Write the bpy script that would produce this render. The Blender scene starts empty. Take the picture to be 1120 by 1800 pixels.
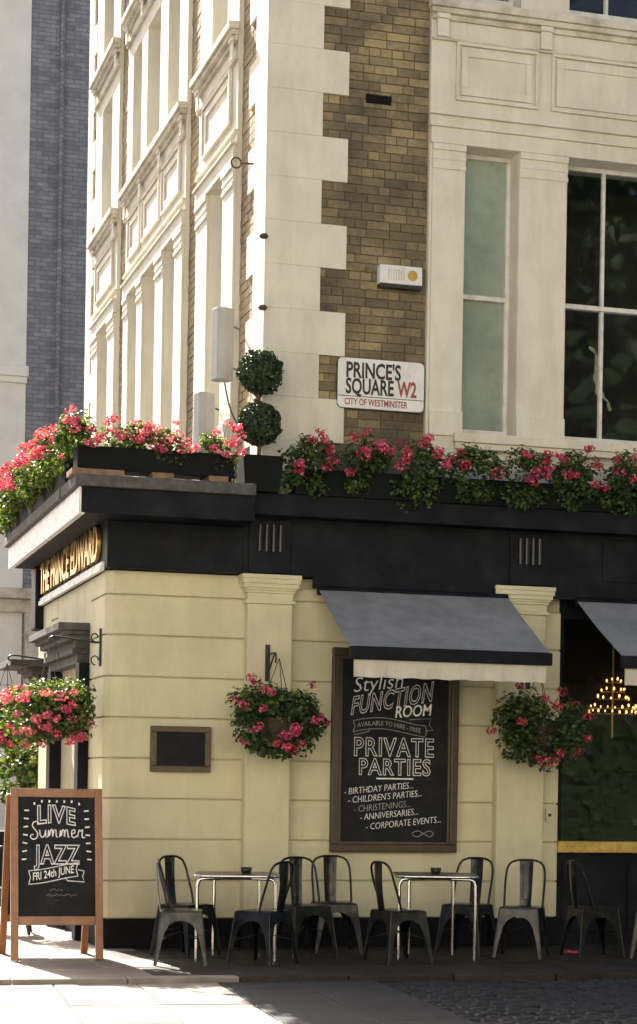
import bpy, bmesh, math, random
from mathutils import Vector, Matrix, Euler
R = math.radians
rng = random.Random(7)
scn = bpy.context.scene
col = scn.collection

# ------------------------------------------------------------------ camera, sky, sun, exposure
YAW, ROLL = R(16.15), .016
cam = bpy.data.cameras.new('camera'); camo = bpy.data.objects.new('camera', cam); col.objects.link(camo)
cam.sensor_fit = 'VERTICAL'; cam.sensor_height = 36; cam.lens = 69.0; cam.shift_y = .2639
cam.clip_start = .1; cam.clip_end = 600
camo.matrix_world = Matrix.Translation((-3.10, -17.78, 1.55)) @ Matrix.Rotation(-YAW, 4, 'Z') @ Matrix.Rotation(R(90), 4, 'X') @ Matrix.Rotation(ROLL, 4, 'Z')
scn.camera = camo
SUN_AZ, SUN_EL = R(9.5), R(38)            # azimuth: from +Y towards -X
world = bpy.data.worlds.new('World'); scn.world = world; world.use_nodes = True
wn = world.node_tree.nodes; wl = world.node_tree.links
sky = wn.new('ShaderNodeTexSky'); sky.sky_type = 'NISHITA'; sky.sun_disc = False
sky.sun_elevation = SUN_EL; sky.sun_rotation = -SUN_AZ
sky.air_density = .7; sky.dust_density = 6.0; sky.ozone_density = .3
bg = wn['Background']; wl.new(sky.outputs[0], bg.inputs[0]); bg.inputs[1].default_value = .075
sl = bpy.data.lights.new('sun', 'SUN'); so = bpy.data.objects.new('sun', sl); col.objects.link(so)
sl.energy = 5.0; sl.angle = R(.5); sl.color = (1, .945, .85)
tosun = Vector((-math.sin(SUN_AZ)*math.cos(SUN_EL), math.cos(SUN_AZ)*math.cos(SUN_EL), math.sin(SUN_EL)))
so.rotation_euler = tosun.to_track_quat('Z', 'Y').to_euler(); so.location = (-6, 10, 25)
vs = scn.view_settings; vs.view_transform = 'Standard'; vs.look = 'None'; vs.gamma = 1; vs.exposure = 1.88
vs.use_curve_mapping = False

# ------------------------------------------------------------------ materials
def nd(t, kind, **kw):
    n = t.nodes.new(kind)
    for k, v in kw.items(): setattr(n, k, v)
    return n
def mat(name, c, rough=.7, metal=0., var=.12, scale=6., bump=.0, bscale=60., c2=None, c2amt=.5, c2scale=1.2, spec=.5, rnd=0., streak=0., coat=0.):
    m = bpy.data.materials.new(name); m.use_nodes = True
    t = m.node_tree; p = t.nodes['Principled BSDF']; L = t.links
    geo = nd(t, 'ShaderNodeNewGeometry')
    n1 = nd(t, 'ShaderNodeTexNoise'); n1.inputs['Scale'].default_value = scale; n1.inputs['Detail'].default_value = 6
    L.new(geo.outputs['Position'], n1.inputs['Vector'])
    r = nd(t, 'ShaderNodeMapRange'); r.inputs[1].default_value = .25; r.inputs[2].default_value = .75
    r.inputs[3].default_value = 1-var; r.inputs[4].default_value = 1+var
    L.new(n1.outputs[0], r.inputs[0])
    fac = r.outputs[0]
    if rnd:
        oi = nd(t, 'ShaderNodeObjectInfo'); r2 = nd(t, 'ShaderNodeMapRange')
        r2.inputs[3].default_value = 1-rnd; r2.inputs[4].default_value = 1+rnd
        L.new(oi.outputs['Random'], r2.inputs[0])
        mu = nd(t, 'ShaderNodeMath', operation='MULTIPLY'); L.new(fac, mu.inputs[0]); L.new(r2.outputs[0], mu.inputs[1]); fac = mu.outputs[0]
    base = nd(t, 'ShaderNodeRGB'); base.outputs[0].default_value = (*c, 1); src = base.outputs[0]
    if c2:
        n2 = nd(t, 'ShaderNodeTexNoise'); n2.inputs['Scale'].default_value = c2scale; n2.inputs['Detail'].default_value = 7; n2.inputs['Roughness'].default_value = .65
        if streak:
            mp = nd(t, 'ShaderNodeMapping'); mp.inputs['Scale'].default_value = (1, 1, streak)
            L.new(geo.outputs['Position'], mp.inputs[0]); L.new(mp.outputs[0], n2.inputs['Vector'])
        else: L.new(geo.outputs['Position'], n2.inputs['Vector'])
        r3 = nd(t, 'ShaderNodeMapRange'); r3.inputs[1].default_value = .45; r3.inputs[2].default_value = .7; r3.inputs[3].default_value = 0; r3.inputs[4].default_value = c2amt
        L.new(n2.outputs[0], r3.inputs[0])
        mx = nd(t, 'ShaderNodeMix', data_type='RGBA'); L.new(r3.outputs[0], mx.inputs[0]); L.new(src, mx.inputs[6]); mx.inputs[7].default_value = (*c2, 1)
        src = mx.outputs[2]
    vm = nd(t, 'ShaderNodeVectorMath', operation='SCALE'); L.new(src, vm.inputs[0]); L.new(fac, vm.inputs[3])
    L.new(vm.outputs[0], p.inputs['Base Color'])
    p.inputs['Roughness'].default_value = rough; p.inputs['Metallic'].default_value = metal
    p.inputs['Specular IOR Level'].default_value = spec; p.inputs['Coat Weight'].default_value = coat
    if bump:
        n3 = nd(t, 'ShaderNodeTexNoise'); n3.inputs['Scale'].default_value = bscale; n3.inputs['Detail'].default_value = 5
        L.new(geo.outputs['Position'], n3.inputs['Vector'])
        b = nd(t, 'ShaderNodeBump'); b.inputs['Strength'].default_value = bump; b.inputs['Distance'].default_value = .01
        L.new(n3.outputs[0], b.inputs['Height']); L.new(b.outputs[0], p.inputs['Normal'])
    return m
def leafmat(name, c, tr=.35):
    m = bpy.data.materials.new(name); m.use_nodes = True; t = m.node_tree; L = t.links
    out = t.nodes['Material Output']; p = t.nodes['Principled BSDF']
    geo = nd(t, 'ShaderNodeNewGeometry'); n = nd(t, 'ShaderNodeTexNoise'); n.inputs['Scale'].default_value = 14
    L.new(geo.outputs['Position'], n.inputs['Vector'])
    r = nd(t, 'ShaderNodeMapRange'); r.inputs[1].default_value = .3; r.inputs[2].default_value = .7; r.inputs[3].default_value = .55; r.inputs[4].default_value = 1.5
    L.new(n.outputs[0], r.inputs[0])
    vm = nd(t, 'ShaderNodeVectorMath', operation='SCALE'); vm.inputs[0].default_value = c; L.new(r.outputs[0], vm.inputs[3])
    L.new(vm.outputs[0], p.inputs['Base Color']); p.inputs['Roughness'].default_value = .5
    tl = nd(t, 'ShaderNodeBsdfTranslucent'); v2 = nd(t, 'ShaderNodeVectorMath', operation='MULTIPLY'); v2.inputs[1].default_value = (1.5, 1.5, .7)
    L.new(vm.outputs[0], v2.inputs[0]); L.new(v2.outputs[0], tl.inputs[0])
    mx = nd(t, 'ShaderNodeMixShader'); mx.inputs[0].default_value = tr
    L.new(p.outputs[0], mx.inputs[1]); L.new(tl.outputs[0], mx.inputs[2]); L.new(mx.outputs[0], out.inputs[0])
    return m
def glassmat(name, tint=(.9, .93, .92), bump=.008):
    m = bpy.data.materials.new(name); m.use_nodes = True; t = m.node_tree; L = t.links
    out = t.nodes['Material Output']; t.nodes.remove(t.nodes['Principled BSDF'])
    tr = nd(t, 'ShaderNodeBsdfTransparent'); tr.inputs[0].default_value = (*tint, 1)
    gl = nd(t, 'ShaderNodeBsdfGlossy'); gl.inputs['Roughness'].default_value = .02; gl.inputs[0].default_value = (.9, .95, 1, 1)
    fr = nd(t, 'ShaderNodeFresnel'); fr.inputs[0].default_value = 1.36
    geo = nd(t, 'ShaderNodeNewGeometry'); n = nd(t, 'ShaderNodeTexNoise'); n.inputs['Scale'].default_value = 2.2
    L.new(geo.outputs['Position'], n.inputs['Vector'])
    b = nd(t, 'ShaderNodeBump'); b.inputs['Strength'].default_value = bump*5; b.inputs['Distance'].default_value = .02; L.new(n.outputs[0], b.inputs['Height']); L.new(b.outputs[0], gl.inputs['Normal'])
    mx = nd(t, 'ShaderNodeMixShader'); L.new(fr.outputs[0], mx.inputs[0]); L.new(tr.outputs[0], mx.inputs[1]); L.new(gl.outputs[0], mx.inputs[2]); L.new(mx.outputs[0], out.inputs[0])
    return m
def emitmat(name, c, s):
    m = bpy.data.materials.new(name); m.use_nodes = True; p = m.node_tree.nodes['Principled BSDF']
    p.inputs['Base Color'].default_value = (*c, 1); p.inputs['Emission Color'].default_value = (*c, 1); p.inputs['Emission Strength'].default_value = s
    return m
def brickmat(name, light, mid, dark, rnd=True):
    m = bpy.data.materials.new(name); m.use_nodes = True; t = m.node_tree; p = t.nodes['Principled BSDF']; L = t.links
    geo = nd(t, 'ShaderNodeNewGeometry'); oi = nd(t, 'ShaderNodeObjectInfo')
    n1 = nd(t, 'ShaderNodeTexNoise'); n1.inputs['Scale'].default_value = 1.6; n1.inputs['Detail'].default_value = 4; L.new(geo.outputs['Position'], n1.inputs['Vector'])
    n2 = nd(t, 'ShaderNodeTexNoise'); n2.inputs['Scale'].default_value = 22; n2.inputs['Detail'].default_value = 6; L.new(geo.outputs['Position'], n2.inputs['Vector'])
    a = nd(t, 'ShaderNodeMath', operation='MULTIPLY_ADD'); L.new(oi.outputs['Random'], a.inputs[0]); a.inputs[1].default_value = .38; 
    mr = nd(t, 'ShaderNodeMapRange'); mr.inputs[1].default_value = .3; mr.inputs[2].default_value = .72; mr.inputs[3].default_value = -.1; mr.inputs[4].default_value = .55; L.new(n1.outputs[0], mr.inputs[0])
    L.new(mr.outputs[0], a.inputs[2])
    b = nd(t, 'ShaderNodeMath', operation='MULTIPLY_ADD'); L.new(n2.outputs[0], b.inputs[0]); b.inputs[1].default_value = .5; L.new(a.outputs[0], b.inputs[2])
    cr = nd(t, 'ShaderNodeValToRGB'); e = cr.color_ramp.elements
    e[0].position = .25; e[0].color = (*dark, 1); e[1].position = 1.0; e[1].color = (*light, 1)
    k = cr.color_ramp.elements.new(.62); k.color = (*mid, 1)
    L.new(b.outputs[0], cr.inputs[0]); L.new(cr.outputs[0], p.inputs['Base Color']); p.inputs['Roughness'].default_value = .9
    bm = nd(t, 'ShaderNodeBump'); bm.inputs['Strength'].default_value = .5; bm.inputs['Distance'].default_value = .008; L.new(n2.outputs[0], bm.inputs['Height']); L.new(bm.outputs[0], p.inputs['Normal'])
    return m
M = {}
M['stucco'] = mat('stucco_upper', (.68, .64, .535), .85, var=.07, scale=3, bump=.35, bscale=30, c2=(.43, .39, .30), c2amt=.45, c2scale=3.4, streak=.2)
M['stucco_dirty'] = mat('stucco_ledge', (.62, .58, .48), .85, var=.12, scale=5, bump=.3, bscale=40, c2=(.27, .23, .16), c2amt=.75, c2scale=3.5)
M['pub'] = mat('pub_stucco', (.575, .535, .355), .75, var=.07, scale=3.5, bump=.4, bscale=24, c2=(.46, .42, .28), c2amt=.75, c2scale=2.6, streak=.35)
M['groove'] = mat('groove_stucco', (.46, .41, .27), .9, var=.15, scale=10)
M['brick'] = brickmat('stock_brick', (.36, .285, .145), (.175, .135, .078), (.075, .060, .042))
M['brick_sun'] = brickmat('stock_brick_sunlit', (.46, .36, .21), (.34, .26, .15), (.2, .155, .1))  # lighter copy of the stock brick, sunlight put into its colour
M['mortar'] = mat('dark_mortar', (.125, .11, .082), .95, var=.3, scale=20)  # darker mortar for the square side
M['mortar2'] = mat('sunlit_mortar', (.32, .27, .19), .95, var=.3, scale=20)  # lighter mortar copy, sunlight put into its colour
M['greybrick'] = mat('flare_flank_brick', (.25, .258, .28), .9, var=.2, scale=5, bump=.3, bscale=20)  # grey flank brick, lightened to carry the lens flare in its colour
t = M['greybrick'].node_tree; p = t.nodes['Principled BSDF']; sx = nd(t, 'ShaderNodeSeparateXYZ'); cx = nd(t, 'ShaderNodeCombineXYZ'); gx = nd(t, 'ShaderNodeNewGeometry'); bt = nd(t, 'ShaderNodeTexBrick')
t.links.new(gx.outputs['Position'], sx.inputs[0]); t.links.new(sx.outputs[0], cx.inputs[0]); t.links.new(sx.outputs[2], cx.inputs[1]); t.links.new(cx.outputs[0], bt.inputs['Vector'])
bt.inputs['Scale'].default_value = 1; bt.inputs['Brick Width'].default_value = .235; bt.inputs['Row Height'].default_value = .085; bt.inputs['Mortar Size'].default_value = .008
bt.inputs['Color1'].default_value = (1.15, 1.15, 1.15, 1); bt.inputs['Color2'].default_value = (.75, .75, .78, 1); bt.inputs['Mortar'].default_value = (.6, .6, .62, 1)
old = p.inputs['Base Color'].links[0].from_socket; mm = nd(t, 'ShaderNodeVectorMath', operation='MULTIPLY'); t.links.new(old, mm.inputs[0]); t.links.new(bt.outputs[0], mm.inputs[1]); t.links.new(mm.outputs[0], p.inputs['Base Color'])
M['black'] = mat('black_paint', (.007, .0085, .012), .55, spec=.1, var=.3, scale=4, c2=(.022, .024, .028), c2amt=.6, c2scale=3)
M['plinth'] = mat('plinth_paint', (.009, .009, .010), .7, spec=.08, var=.3, scale=8)
M['sheen'] = mat('sunlit_gloss_board', (.74, .74, .76), .5, var=.15, scale=9, c2=(.35, .34, .33), c2amt=.6, c2scale=8)  # pale colour stands in for sun glancing off a dark glossy board
M['coping'] = mat('weathered_coping', (.06, .058, .058), .85, var=.3, scale=12, c2=(.15, .14, .13), c2amt=.5, c2scale=14, bump=.4)
M['gold'] = mat('gold_leaf', (.62, .40, .13), .3, metal=.9, var=.25, scale=14)
M['goldpaint'] = mat('gold_paint', (.50, .34, .09), .45, metal=.3, var=.3, scale=20)
M['white'] = mat('white_woodwork', (.66, .65, .60), .5, var=.1, scale=10, c2=(.36, .33, .27), c2amt=.5, c2scale=9)
M['glass'] = glassmat('window_glass')
M['frost'] = mat('obscured_glass', (.29, .34, .285), .2, var=.3, scale=1.6, c2=(.17, .205, .17), c2amt=.8, c2scale=3.2, bump=.08, bscale=90)
M['interior'] = mat('interior_wall', (.02, .016, .013), .8, var=.2)
M['stucco_flare'] = mat('flare_bright_stucco', (.82, .80, .745), .85, var=.05, scale=2, c2=(.6, .57, .5), c2amt=.4, c2scale=1.2)  # neighbour's stucco, flare brightness put into its colour
M['blackgloss'] = mat('black_gloss', (.012, .013, .016), .22, spec=.45)
M['canvas'] = mat('awning_canvas', (.20, .205, .21), .85, var=.18, scale=6, bump=.2, bscale=120, c2=(.28, .285, .295), c2amt=.7, c2scale=2.2)
M['valance'] = mat('valance_canvas', (.56, .53, .455), .9, var=.08, scale=6, c2=(.42, .36, .29), c2amt=.5, c2scale=6)
M['gun'] = mat('gunmetal', (.022, .023, .025), .28, metal=.8, var=.35, scale=16, c2=(.06, .063, .066), c2amt=.6, c2scale=9)
M['steel'] = mat('polished_steel', (.72, .70, .66), .16, metal=1, var=.05)
M['tabletop'] = mat('table_top', (.15, .125, .095), .35, var=.25, scale=18)
M['iron'] = mat('wrought_iron', (.012, .012, .013), .5, var=.2)
M['wood'] = mat('varnished_wood', (.235, .088, .028), .4, var=.25, scale=11, c2=(.13, .05, .018), c2amt=.6, c2scale=9, streak=.2, coat=.2)
M['oldwood'] = mat('bearer_wood', (.22, .13, .075), .8, var=.3, scale=14)
M['board'] = mat('blackboard', (.010, .011, .013), .7, spec=.2, var=.3, scale=5, c2=(.022, .024, .028), c2amt=.7, c2scale=6)
M['chalk'] = mat('chalk', (.78, .77, .74), .95, var=.25, scale=60)
M['chalkdim'] = mat('faint_chalk', (.32, .32, .31), .95, var=.4, scale=60)
M['olive'] = mat('olive_frame', (.075, .055, .024), .5, var=.3, scale=14)
M['brownframe'] = mat('dark_oak_frame', (.052, .035, .020), .45, var=.3, scale=14)
M['signwhite'] = mat('sign_enamel', (.74, .74, .72), .3, var=.05, scale=5, c2=(.55, .53, .48), c2amt=.5, c2scale=6)
M['signblack'] = mat('sign_black', (.014, .014, .015), .4, var=.1)
M['signred'] = mat('sign_red', (.30, .05, .04), .4, var=.1)
M['grey'] = mat('antenna_plastic', (.36, .36, .35), .5, var=.08, scale=6)
M['rust'] = mat('rusty_iron', (.09, .055, .03), .8, var=.3)
M['yellow'] = mat('yellow_disc', (.42, .29, .04), .5, var=.2)
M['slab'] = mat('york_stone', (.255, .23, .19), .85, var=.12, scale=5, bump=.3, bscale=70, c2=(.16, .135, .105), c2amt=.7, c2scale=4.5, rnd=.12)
M['slab_shaded'] = mat('shaded_york_stone', (.032, .032, .034), .8, var=.15, scale=5, bump=.3, bscale=70, c2=(.022, .022, .023), c2amt=.5, c2scale=3, rnd=.15, spec=.3)  # pavement slabs with the building's shade put into the stone colour
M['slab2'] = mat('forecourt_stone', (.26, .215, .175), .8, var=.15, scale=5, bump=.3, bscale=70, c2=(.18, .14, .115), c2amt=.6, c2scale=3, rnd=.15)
M['slab2_shaded'] = mat('shaded_forecourt_stone', (.024, .020, .017), .7, var=.25, scale=6, bump=.3, bscale=70, c2=(.042, .034, .028), c2amt=.6, c2scale=3, rnd=.3, spec=.25)  # forecourt stone darkened to paint in the shade around the tables
M['joint'] = mat('joint_sand', (.10, .085, .065), .95, var=.3, scale=20)
M['sett'] = mat('granite_sett', (.022, .023, .026), .65, spec=.3, var=.35, scale=14, bump=.4, bscale=60)
M['asphalt'] = mat('asphalt', (.05, .05, .052), .85, var=.2, scale=12, bump=.4, bscale=150)
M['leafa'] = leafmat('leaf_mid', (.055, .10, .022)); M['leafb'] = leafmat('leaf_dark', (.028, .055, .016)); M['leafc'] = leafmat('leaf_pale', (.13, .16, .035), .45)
M['box'] = leafmat('box_leaf', (.022, .042, .013), .15); M['boxb'] = leafmat('box_leaf_pale', (.04, .065, .018), .2)
M['pink'] = leafmat('petal_pink', (.52, .05, .16), .3); M['red'] = leafmat('petal_red', (.40, .022, .055), .3); M['salmon'] = leafmat('petal_salmon', (.60, .17, .23), .3)
M['stem'] = mat('stem_bark', (.10, .06, .03), .9)
M['soil'] = mat('basket_liner', (.045, .03, .018), .95, var=.3)
M['trough'] = mat('trough_plastic', (.009, .010, .011), .7, spec=.08, var=.2)
M['bulb'] = emitmat('lit_bulb', (1, .48, .14), 1.0)
M['amber'] = emitmat('lit_shade', (1, .55, .12), .5)
M['crumpled_strip'] = mat('pale_strip', (.6, .55, .42), .9, var=.1)

# ------------------------------------------------------------------ mesh helpers
class MB:
    def __init__(s): s.v = []; s.f = []; s.m = []; s.sm = []
    def add(s, vs, fs, mi=0, smooth=False):
        o = len(s.v); s.v += [tuple(v) for v in vs]
        for f in fs: s.f.append(tuple(i+o for i in f)); s.m.append(mi); s.sm.append(smooth)
    def box(s, x0, x1, y0, y1, z0, z1, mi=0, mtx=None):
        vs = [Vector((x, y, z)) for x in (x0, x1) for y in (y0, y1) for z in (z0, z1)]
        if mtx: vs = [mtx @ v for v in vs]
        s.add(vs, [(0, 1, 3, 2), (4, 6, 7, 5), (0, 4, 5, 1), (2, 3, 7, 6), (0, 2, 6, 4), (1, 5, 7, 3)], mi)
        return s
    def prism(s, poly, d0, d1, fn, mi=0):
        """poly: 2-d outline; fn(a, b, d) -> world point; extruded from d0 to d1"""
        n = len(poly)
        vs = [fn(a, b, d0) for a, b in poly]+[fn(a, b, d1) for a, b in poly]
        fs = [tuple(range(n)), tuple(range(n, 2*n))]+[(i, (i+1) % n, n+(i+1) % n, n+i) for i in range(n)]
        s.add(vs, fs, mi); return s
    def tube(s, pts, r, n=8, mi=0, closed=False, cap=True):
        pts = [Vector(p) for p in pts]; N = len(pts)
        rs = r if isinstance(r, (list, tuple)) else [r]*N
        vs = []; up = None
        for i, p in enumerate(pts):
            a = pts[(i-1) % N] if (i > 0 or closed) else p
            b = pts[(i+1) % N] if (i < N-1 or closed) else p
            t = (b-a).normalized()
            if up is None:
                up = Vector((0, 0, 1)) if abs(t.z) < .9 else Vector((1, 0, 0))
            u = t.cross(up).normalized(); w = u.cross(t).normalized(); up = w
            for k in range(n):
                q = 2*math.pi*k/n
                vs.append(p+rs[i]*(math.cos(q)*u+math.sin(q)*w))
        fs = []
        for i in range(N if closed else N-1):
            j = (i+1) % N
            for k in range(n): fs.append((i*n+k, i*n+(k+1) % n, j*n+(k+1) % n, j*n+k))
        s.add(vs, fs, mi, True)
        if cap and not closed: s.add(vs[:n], [tuple(range(n))], mi); s.add(vs[-n:], [tuple(range(n))], mi)
        return s
    def lathe(s, prof, n=24, c=(0, 0, 0), mi=0):
        vs = []; fs = []; P = len(prof)
        for k in range(n):
            q = 2*math.pi*k/n
            for r, z in prof: vs.append((c[0]+r*math.cos(q), c[1]+r*math.sin(q), c[2]+z))
        for k in range(n):
            j = (k+1) % n
            for i in range(P-1): fs.append((k*P+i, j*P+i, j*P+i+1, k*P+i+1))
        s.add(vs, fs, mi, True); return s
    def build(s, name, mats, parent=None, loc=None, rot=None, recalc=True, bevel=0):
        me = bpy.data.meshes.new(name); me.from_pydata(s.v, [], s.f)
        for m in (mats if isinstance(mats, (list, tuple)) else [mats]): me.materials.append(M[m] if isinstance(m, str) else m)
        me.polygons.foreach_set('material_index', s.m); me.polygons.foreach_set('use_smooth', s.sm)
        if recalc:
            b = bmesh.new(); b.from_mesh(me); bmesh.ops.recalc_face_normals(b, faces=b.faces); b.to_mesh(me); b.free()
        me.update()
        return ob(name, me, parent, loc, rot, bevel)
def ob(name, me, parent=None, loc=None, rot=None, bevel=0):
    o = bpy.data.objects.new(name, me); col.objects.link(o)
    if loc: o.location = loc
    if rot: o.rotation_euler = rot
    if parent: o.parent = parent
    if bevel:
        b = o.modifiers.new('bevel', 'BEVEL'); b.width = bevel; b.segments = 2; b.limit_method = 'ANGLE'
    return o
def tag(o, label, cat, group=None, kind=None):
    o['label'] = label; o['category'] = cat
    if group: o['group'] = group
    if kind: o['kind'] = kind
    return o
def thing(name, label, cat, loc=(0, 0, 0), rz=0, group=None):
    o = ob(name, None, None, loc, (0, 0, rz)); o.empty_display_size = .2
    return tag(o, label, cat, group)
def struct(o): o['kind'] = 'structure'; return o
def copy_tree(o, parent=None):
    c = o.copy(); col.objects.link(c); c.parent = parent
    for ch in [k for k in o.children]: copy_tree(ch, c)
    return c
def textmesh(body, size, w=1., shear=0., outline=0., off=0., align='CENTER', space=1., warp=None, depth=.0015, fit=None):
    c = bpy.data.curves.new('t', 'FONT'); c.body = body; c.size = size; c.align_x = align; c.shear = shear; c.space_character = space; c.offset = off
    c.resolution_u = 3
    if outline: c.fill_mode = 'NONE'; c.bevel_depth = outline; c.bevel_resolution = 0
    else: c.extrude = depth
    o = bpy.data.objects.new('t', c); col.objects.link(o)
    dg = bpy.context.evaluated_depsgraph_get()
    me = bpy.data.meshes.new_from_object(o.evaluated_get(dg))
    bpy.data.objects.remove(o); bpy.data.curves.remove(c)
    if fit:
        xs = [v.co.x for v in me.vertices]; w = fit/(max(xs)-min(xs))
    for v in me.vertices:
        v.co.x *= w
        if outline: v.co.z *= .35
        if warp:
            v.co.x, v.co.y = warp(v.co.x, v.co.y)
    return me
def lettering(body, size, m, parent, loc, rot=(R(90), 0, 0), tilt=0., name='lettering', **k):
    me = textmesh(body, size, **k); me.materials.clear(); me.materials.append(M[m])
    o = ob(name, me, parent); o.matrix_basis = Matrix.Translation(loc) @ Euler(rot).to_matrix().to_4x4() @ Matrix.Rotation(tilt, 4, 'Z')
    return o
def spline(pts, sub=6):
    P = [Vector(p) for p in pts]; out = []
    for i in range(len(P)-1):
        p0 = P[max(i-1, 0)]; p1 = P[i]; p2 = P[i+1]; p3 = P[min(i+2, len(P)-1)]
        for k in range(sub):
            t = k/sub
            out.append(.5*((2*p1)+(-p0+p2)*t+(2*p0-5*p1+4*p2-p3)*t*t+(-p0+3*p1-3*p2+p3)*t**3))
    return out+[P[-1]]

# ------------------------------------------------------------------ ground
gd = struct(MB().box(-150, 150, -150, 150, -.6, -.12).build('ground', 'asphalt'))
pv = struct(MB().box(-9, 1.42, -9, -2.6, -.16, -.052).build('pavement', 'joint'))
def slab_mesh(lx, ly, m, h=.06):
    b = MB(); c = .008; k = .99
    o = [(-lx/2, -ly/2), (lx/2, -ly/2), (lx/2, ly/2), (-lx/2, ly/2)]; i = [(x*(1-2*c/lx), y*(1-2*c/ly)) for x, y in o]
    vs = [(x, y, -h) for x, y in o]+[(x, y, -c*.7) for x, y in o]+[(x, y, 0) for x, y in i]
    fs = [(8, 9, 10, 11)]
    for a in range(4):
        n = (a+1) % 4; fs += [(a, n, 4+n, 4+a), (4+a, 4+n, 8+n, 8+a)]
    b.add(vs, fs); me = b.build('s', m).data; bpy.data.objects.remove(bpy.data.objects[-1] if False else bpy.data.objects['s'])
    return me
low = slab_mesh(.64, 1.02, 'slab'); lowshade = slab_mesh(.64, 1.02, 'slab_shaded')
rotl = Matrix.Rotation(R(-3.6), 4, 'Z')
for i in range(-8, 3):
    for j in range(6):
        p = rotl @ Vector((-.02+.65*i+.33+(.0 if j % 2 == 0 else .0), -3.14-.51-1.03*(j-1), 0))
        o = ob('slab', lowshade if i >= 1 else low, pv, (p.x, p.y, -.04+rng.uniform(-.003, .003)), (rng.uniform(-.003, .003), rng.uniform(-.003, .003), R(-3.6)+rng.uniform(-.004, .004)))  # darkened columns start near the shadow line
# raised forecourt
fc = struct(MB().box(-9, 9, -2.56, 12, -.16, -.012).build('forecourt', 'joint'))
up = slab_mesh(.595, .745, 'slab2', .05); upshade = slab_mesh(.595, .745, 'slab2_shaded', .05)
for i in range(-9, 12):
    for j in range(-4, 12):
        y = -2.18+.75*(j+4)
        x = .3+.6*i+(.3 if j % 2 else 0)
        if x > .0 and y > .3: continue
        if x > 6.6 or x < -5: continue
        ob('slab', upshade if x > .2 else up, fc, (x, y, rng.uniform(-.003, .002)), (rng.uniform(-.003, .003), rng.uniform(-.003, .003), rng.uniform(-.004, .004)))  # shade-coloured stone from about the building corner rightwards
kb = MB()
kerbs = {}
for km in ('slab', 'slab2_shaded'):
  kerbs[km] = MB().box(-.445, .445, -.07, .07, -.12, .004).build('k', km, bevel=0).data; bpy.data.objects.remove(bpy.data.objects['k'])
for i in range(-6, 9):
    o = ob('edging_stone', kerbs['slab2_shaded' if i > 0 else 'slab'], fc, (.9*i+.2, -2.62, rng.uniform(-.006, .0)), (0, rng.uniform(-.004, .004), rng.uniform(-.004, .004)), .012)  # edging right of the corner takes the painted shade colour too
# granite setts
st = MB()
for j in range(46):
    y = -2.78-.098*j; x = 1.5+(.06 if j % 2 else 0)-(-y-2.6)*.063+.06
    while x < 6.6:
        w = rng.uniform(.10, .15); z = -.05+rng.uniform(-.012, .012); t = rng.uniform(-.008, .008); c = .014
        X0, X1, Y0, Y1 = x+.005, x+w-.005, y-.043, y+.043
        vs = [(X0, Y0, -.12), (X1, Y0, -.12), (X1, Y1, -.12), (X0, Y1, -.12), (X0, Y0, z-c), (X1, Y0, z-c+t), (X1, Y1, z-c+t), (X0, Y1, z-c), (X0+c, Y0+c, z), (X1-c, Y0+c, z+t), (X1-c, Y1-c, z+t), (X0+c, Y1-c, z)]
        fs = [(8, 9, 10, 11)]
        for a in range(4):
            n = (a+1) % 4; fs += [(a, n, 4+n, 4+a), (4+a, 4+n, 8+n, 8+a)]
        st.add(vs, fs); x += w
o = st.build('sett_paving', 'sett'); o['kind'] = 'stuff'; o['label'] = 'dark granite setts laid in rows beside the pale slabs'; o['category'] = 'paving'

# ------------------------------------------------------------------ the corner building
B = thing('corner_building', 'cream stucco and brown brick corner pub building with black fascia', 'building')
def FR(u, d, z, Y0=.1): return Vector((u, Y0-d, z))
def FL(u, d, z, X0=1.49): return Vector((X0-d, u, z))
def fbox(mb, F, u0, u1, d0, d1, z0, z1):
    a = F(u0, d0, z0); b = F(u1, d1, z1)
    mb.box(min(a.x, b.x), max(a.x, b.x), min(a.y, b.y), max(a.y, b.y), z0, z1)
# ground-floor rusticated courses
ZC = [.27, .619, .999, 1.374, 1.744, 2.119, 2.494, 2.874, 3.244, 3.47]
MB().prism([(1.5, .022), (.07, .022), (.022, .07), (.022, 4.38), (1.49, 4.38), (1.49, .6), (4.48, .6), (4.48, .022)], .26, 3.46, lambda a, b, d: Vector((a, b, d))).build('ground_floor_wall', 'groove', B)
for k in range(9):
    z0, z1 = ZC[k]+.007, ZC[k+1]-.007
    V = lambda a, b, d: Vector((a, b, d))
    MB().prism([(1.32, 0), (.06, 0), (0, .06), (0, .86), (.04, .86), (.04, .08), (.08, .04), (1.32, .04)], z0, z1, V).build('rusticated_course', 'pub', B, bevel=.008)
    MB().box(1.70, 3.84, 0, .04, z0, min(z1, 3.36)).build('rusticated_course', 'pub', B, bevel=.008)
    MB().box(4.26, 4.49, 0, .3, z0, min(z1, 3.25)).build('rusticated_course', 'pub', B, bevel=.008)
    for (ya, yb) in ((2.95, 3.42),):
        MB().box(0, .04, ya, yb, z0, z1).build('rusticated_course', 'pub', B, bevel=.008)
MB().box(.004, .04, .86, 2.95, 3.0, 3.46).build('over_door_panel', 'pub', B)
MB().box(.004, .04, 3.42, 4.38, 2.6, 3.46).build('over_door_panel', 'pub', B)
MB().prism([(4.49, -.01), (.055, -.01), (-.01, .055), (-.01, .86), (.05, .86), (.05, .05), (4.49, .05)], 0, .27, lambda a, b, d: Vector((a, b, d))).build('plinth', 'plinth', B, bevel=.006)
MB().box(-.01, .05, 2.95, 3.42, 0, .27).build('plinth', 'plinth', B)
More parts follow.
